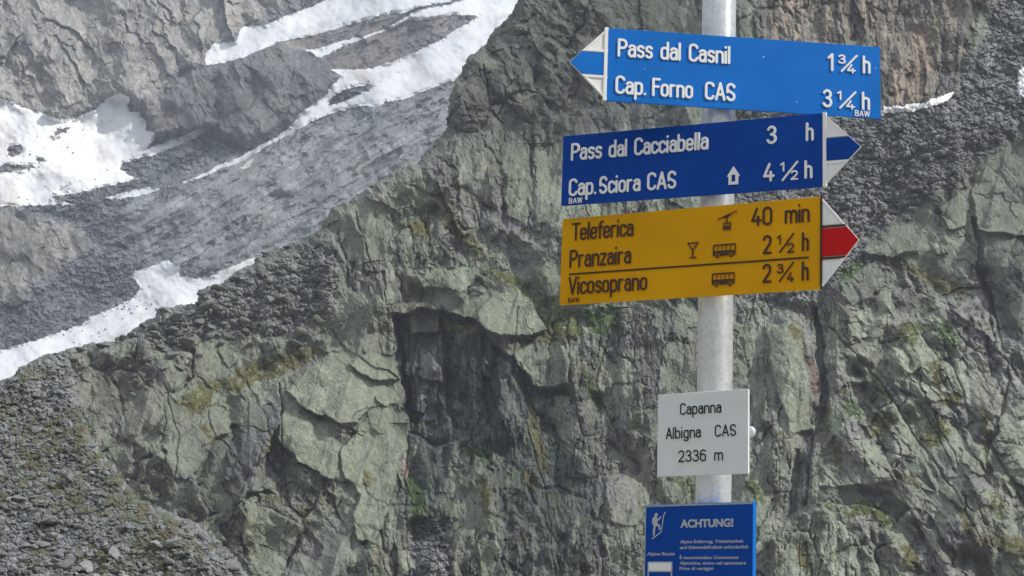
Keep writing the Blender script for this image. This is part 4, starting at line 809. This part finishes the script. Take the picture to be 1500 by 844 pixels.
# ---- sign 3
W3, H3_, U3 = .476, .158, -.040
s = sign_root('direction_sign', -28.0, .667, U3, 'yellow arrow sign with a red and white tip, third from the top', off=OFF, tr=-.3)
prism('panel', rect(-W3 / 2, W3 / 2, -H3_ / 2, H3_ / 2), 0, .003, YEL, s, .0006)
dy = (DBR, YEL)
def u3(z):
    return persp((z - 38) / 1214., .08)
cp = .212
letters(s, 'Teleferica', u3(84), u3(376), .270, cp, dy, W3, H3_); letters(s, 'Pranzaira', u3(79), u3(369), .582, cp, dy, W3, H3_); letters(s, 'Vicosoprano', u3(78), u3(448), .893, cp, dy, W3, H3_)
letters(s, '40', u3(928), u3(1032), .272, cp, dy, W3, H3_); letters(s, 'min', u3(1085), u3(1203), .272, cp, dy, W3, H3_)
for vb, top_ in ((.586, '1'), (.900, '3')):
    letters(s, '2', u3(983), u3(1026), vb, cp, dy, W3, H3_); letters(s, 'h', u3(1166), u3(1198), vb, cp, dy, W3, H3_)
    letters(s, top_, u3(1050), u3(1072 if top_ == '1' else 1085), vb - .095, .105, dy, W3, H3_, thick=1.35, key='s'); letters(s, '/', u3(1060), u3(1120), vb - .002, cp, dy, W3, H3_, thick=.75, key='f')
    letters(s, '2' if top_ == '1' else '4', u3(1097), u3(1133), vb + .002, .105, dy, W3, H3_, thick=1.35, key='s')
letters(s, 'BAW', u3(78), u3(133), .98, .06, dy, W3, H3_, depth=.0012, thick=1.2, key='b')
prism('dividing_line', rect((u3(78) - .5) * W3, (u3(1199) - .5) * W3, (.5 - .660) * H3_, (.5 - .642) * H3_), -.0016, -.0001, DBR, s, .0003)
def rr(x0, y0, x1, y1, r=.06): return arc(x1 - r, y1 - r, r, r, 0, 90, 3) + arc(x0 + r, y1 - r, r, r, 90, 180, 3) + arc(x0 + r, y0 + r, r, r, 180, 270, 3) + arc(x1 - r, y0 + r, r, r, 270, 360, 3)
bus = [('p', rr(-.86, .12, .84, .98, .1))] + [('-p', [(x, .52), (x + .24, .52), (x + .26, .86), (x + .02, .86)]) for x in (-.76, -.46, -.16, .14)] + [('-p', [(.46, .50), (.76, .50), (.74, .86), (.46, .86)])] + \
      [('-s', [(x, .13), (x, .131)], .2) for x in (-.5, .5)] + [('s', [(x, .13), (x, .131)], .155) for x in (-.5, .5)] + [('-s', [(x, .13), (x, .131)], .055) for x in (-.5, .5)]
icon('bus_symbol', s, bus, u3(805), .588, .155 * H3_, dy, W3, H3_); icon('bus_symbol', s, bus, u3(802), .905, .155 * H3_, dy, W3, H3_)
icon('glass_symbol', s, [('s', [(-.33, .95), (.33, .95), (0, .5), (-.33, .95)], .05), ('s', [(0, .5), (0, .05)], .06), ('s', [(-.2, .05), (.2, .05)], .05)], u3(657), .572, .18 * H3_, dy, W3, H3_)
icon('cable_car_symbol', s, [('s', [(-.5, .62), (.5, .98)], .035), ('s', [(-.15, .68), (.2, .82)], .06), ('s', [(0, .75), (0, .42)], .05), ('p', rr(-.23, .0, .23, .42, .05)), ('-p', rr(-.17, .22, -.04, .36, .02)), ('-p', rr(.0, .22, .13, .36, .02))], u3(815), .285, .205 * H3_, dy, W3, H3_, res=.02)
tip(s, W3, H3_, 1, RED, GREYW, DBR, .137, thin=True)
clamp_part(s, W3, H3_, U3, OFF, (.28, -.28))
# ---- white plate
WW, HW, UW = .1685, .140, -.003
s = sign_root('altitude_sign', -33.6, .355, UW, 'small white plate with black raised letters giving the hut and 2336 m', off=.008, tr=.45)
PLW = mat('white_plate', (.70, .745, .73), .45, vary=.04, vscale=30, bump=.15, bscale=300)
prism('panel', rect(-WW / 2, WW / 2, -HW / 2, HW / 2), -.001, .0045, PLW, s, .0008)
bw_ = (BLK, PLW); cw_ = .147
letters(s, 'Capanna', persp(.25, .034), persp(.712, .034), .27, cw_, bw_, WW, HW, .002, zoff=.001); letters(s, 'Albigna', persp(.095, .034), persp(.488, .034), .555, cw_, bw_, WW, HW, .002, zoff=.001); letters(s, 'CAS', persp(.635, .034), persp(.88, .034), .555, cw_, bw_, WW, HW, .002, zoff=.001)
letters(s, '2336', persp(.235, .034), persp(.553, .034), .84, cw_, bw_, WW, HW, .002, zoff=.001); letters(s, 'm', persp(.63, .034), persp(.733, .034), .84, cw_, bw_, WW, HW, .002, zoff=.001)
clamp_part(s, WW, HW, UW, .008, (.0,))
bm = bmesh.new(); bmesh.ops.create_uvsphere(bm, u_segments=20, v_segments=12, radius=.0095); 
for v in bm.verts: v.co.y *= .6
me = bpy.data.meshes.new('bolt'); bm.to_mesh(me); bm.free(); me.materials.append(GALV); b_ = link('bolt', me, s); b_.location = (WW / 2 - .002, .012, 0)
# ---- warning plate
WA, HA = .216, .30
s = sign_root('warning_sign', -41.5, .2385 - HA / 2, -.002, 'navy blue warning plate headed ACHTUNG! at the bottom of the pole', off=.012)
prism('panel', rect(-WA / 2, WA / 2, -HA / 2, HA / 2), 0, .0095, BLUE, s, .0006)  # brighter blue paints the sunlit edge; navy covers the front
prism('front_face', rect(-WA / 2 + .0006, WA / 2 - .0006, -HA / 2 + .0006, HA / 2 - .0006), -.0008, -.00005, NAVY, s, .0002)
for r_ in (rect(-WA / 2 + .001, WA / 2 - .001, HA / 2 - .004, HA / 2 - .001), rect(-WA / 2 + .001, -WA / 2 + .003, -HA / 2 + .001, HA / 2 - .0045)):
    prism('frame_line', r_, -.0014, -.0009, mat('frame_grey', (.32, .36, .38), .5) if 'frame_grey' not in bpy.data.materials else bpy.data.materials['frame_grey'], s, 0)
def ua(zx): return (persp((zx - 105) / 1075., .052) - .5) * WA
PS = WA / 1075. * .86                             # metres per zoom pixel, vertical
def za(px_): return HA / 2 - px_ * PS
def text_part(name, body, x, z, size, xw, off, parent):
    cu = bpy.data.curves.new(name, 'FONT'); cu.body = body; cu.size = size; cu.extrude = .0002; cu.offset = off
    o = bpy.data.objects.new(name, cu); me = bpy.data.meshes.new_from_object(o); bpy.data.objects.remove(o)
    a = np.empty(len(me.vertices) * 3); me.vertices.foreach_get('co', a); a = a.reshape(-1, 3); sx_ = xw / (a[:, 0].max() - a[:, 0].min())
    a = np.stack([(a[:, 0] - a[:, 0].min()) * sx_, -a[:, 2] - .0012, a[:, 1]], 1); me.vertices.foreach_set('co', a.ravel()); me.update(); me.materials.clear(); me.materials.append(LGREY)
    o = link(name, me, parent); o.location = (x, 0, z); return o
hx, x_ = 0, ua(462)
text_part('heading', 'ACHTUNG!', x_, za(228), .0178, ua(988) - ua(462), .0007, s)
for i, (tx, xe_, bl_) in enumerate([('Alpine Erfahrung, Trittsicherheit', 1088, 380), ('und Schwindelfreiheit erforderlich', 1137, 434), ('È raccomandato: Conoscenze', 1043, 530), ('Alpinistica, sicuro nel camminare', 1116, 582), ('Privo di vertigini', 792, 633), ('Necessari la experientscha alpina,', 1170, 727)]):
    text_part('text_line', tx, x_, za(bl_), .0076, ua(xe_) - ua(462), .00012, s)
text_part('text_line', 'Alpine Route', ua(137), za(493), .0076, ua(410) - ua(137), .00012, s)
K = 100.
def hk(pts): return [((x - 180) / K, (450 - y) / K) for x, y in pts]
icon('hiker_symbol', s, [('s', hk([(229, 212), (230, 213)]), .19), ('s', hk([(215, 255), (220, 300)]), .28), ('s', hk([(200, 250), (197, 285)]), .16), ('s', hk([(235, 250), (255, 262), (280, 235)]), .085), ('s', hk([(220, 310), (208, 350), (203, 400)]), .12),
     ('s', hk([(235, 305), (268, 318), (272, 350)]), .1), ('s', hk([(185, 443), (290, 380), (300, 330), (318, 220), (335, 190)]), .055)], (ua(180) / WA + .5), 340 * PS / HA, K * PS, (LGREY, LGREY), WA, HA, depth=.0006, res=.03, zoff=.0009)
x0, x1 = ua(147), ua(388)
prism('stripe_field', rect(x0, x1, za(800), za(553)), -.0014, -.0009, LGREY, s, 0)
for q0, q1, mm in ((568, 640, WHITE), (652, 705, NAVY), (712, 790, WHITE)):
    prism('stripe', rect(x0 + .0025, x1 - .0025, za(q1), za(q0)), -.0019, -.0015, mm, s, 0)
clamp_part(s, WA, HA, -.002, .012, (.35, -.35))
# ------------------------------------------------------------------ haze
vs = [(x, y, z) for z in (-12, 1150) for y in (-2700, 2700) for x in (-2700, 2700)]
me = bpy.data.meshes.new('haze'); me.from_pydata(vs, [], [(0, 2, 3, 1), (4, 5, 7, 6), (0, 1, 5, 4), (2, 6, 7, 3), (0, 4, 6, 2), (1, 3, 7, 5)])
hm = bpy.data.materials.new('haze_air'); hm.use_nodes = True; hm.node_tree.nodes.clear()
pv = hm.node_tree.nodes.new('ShaderNodeVolumePrincipled'); pv.inputs['Color'].default_value = (.80, .88, 1, 1); pv.inputs['Density'].default_value = HAZE; pv.inputs['Anisotropy'].default_value = .2
ou = hm.node_tree.nodes.new('ShaderNodeOutputMaterial'); hm.node_tree.links.new(pv.outputs[0], ou.inputs['Volume'])
me.materials.append(hm); tag(link('haze', me), kind='stuff')
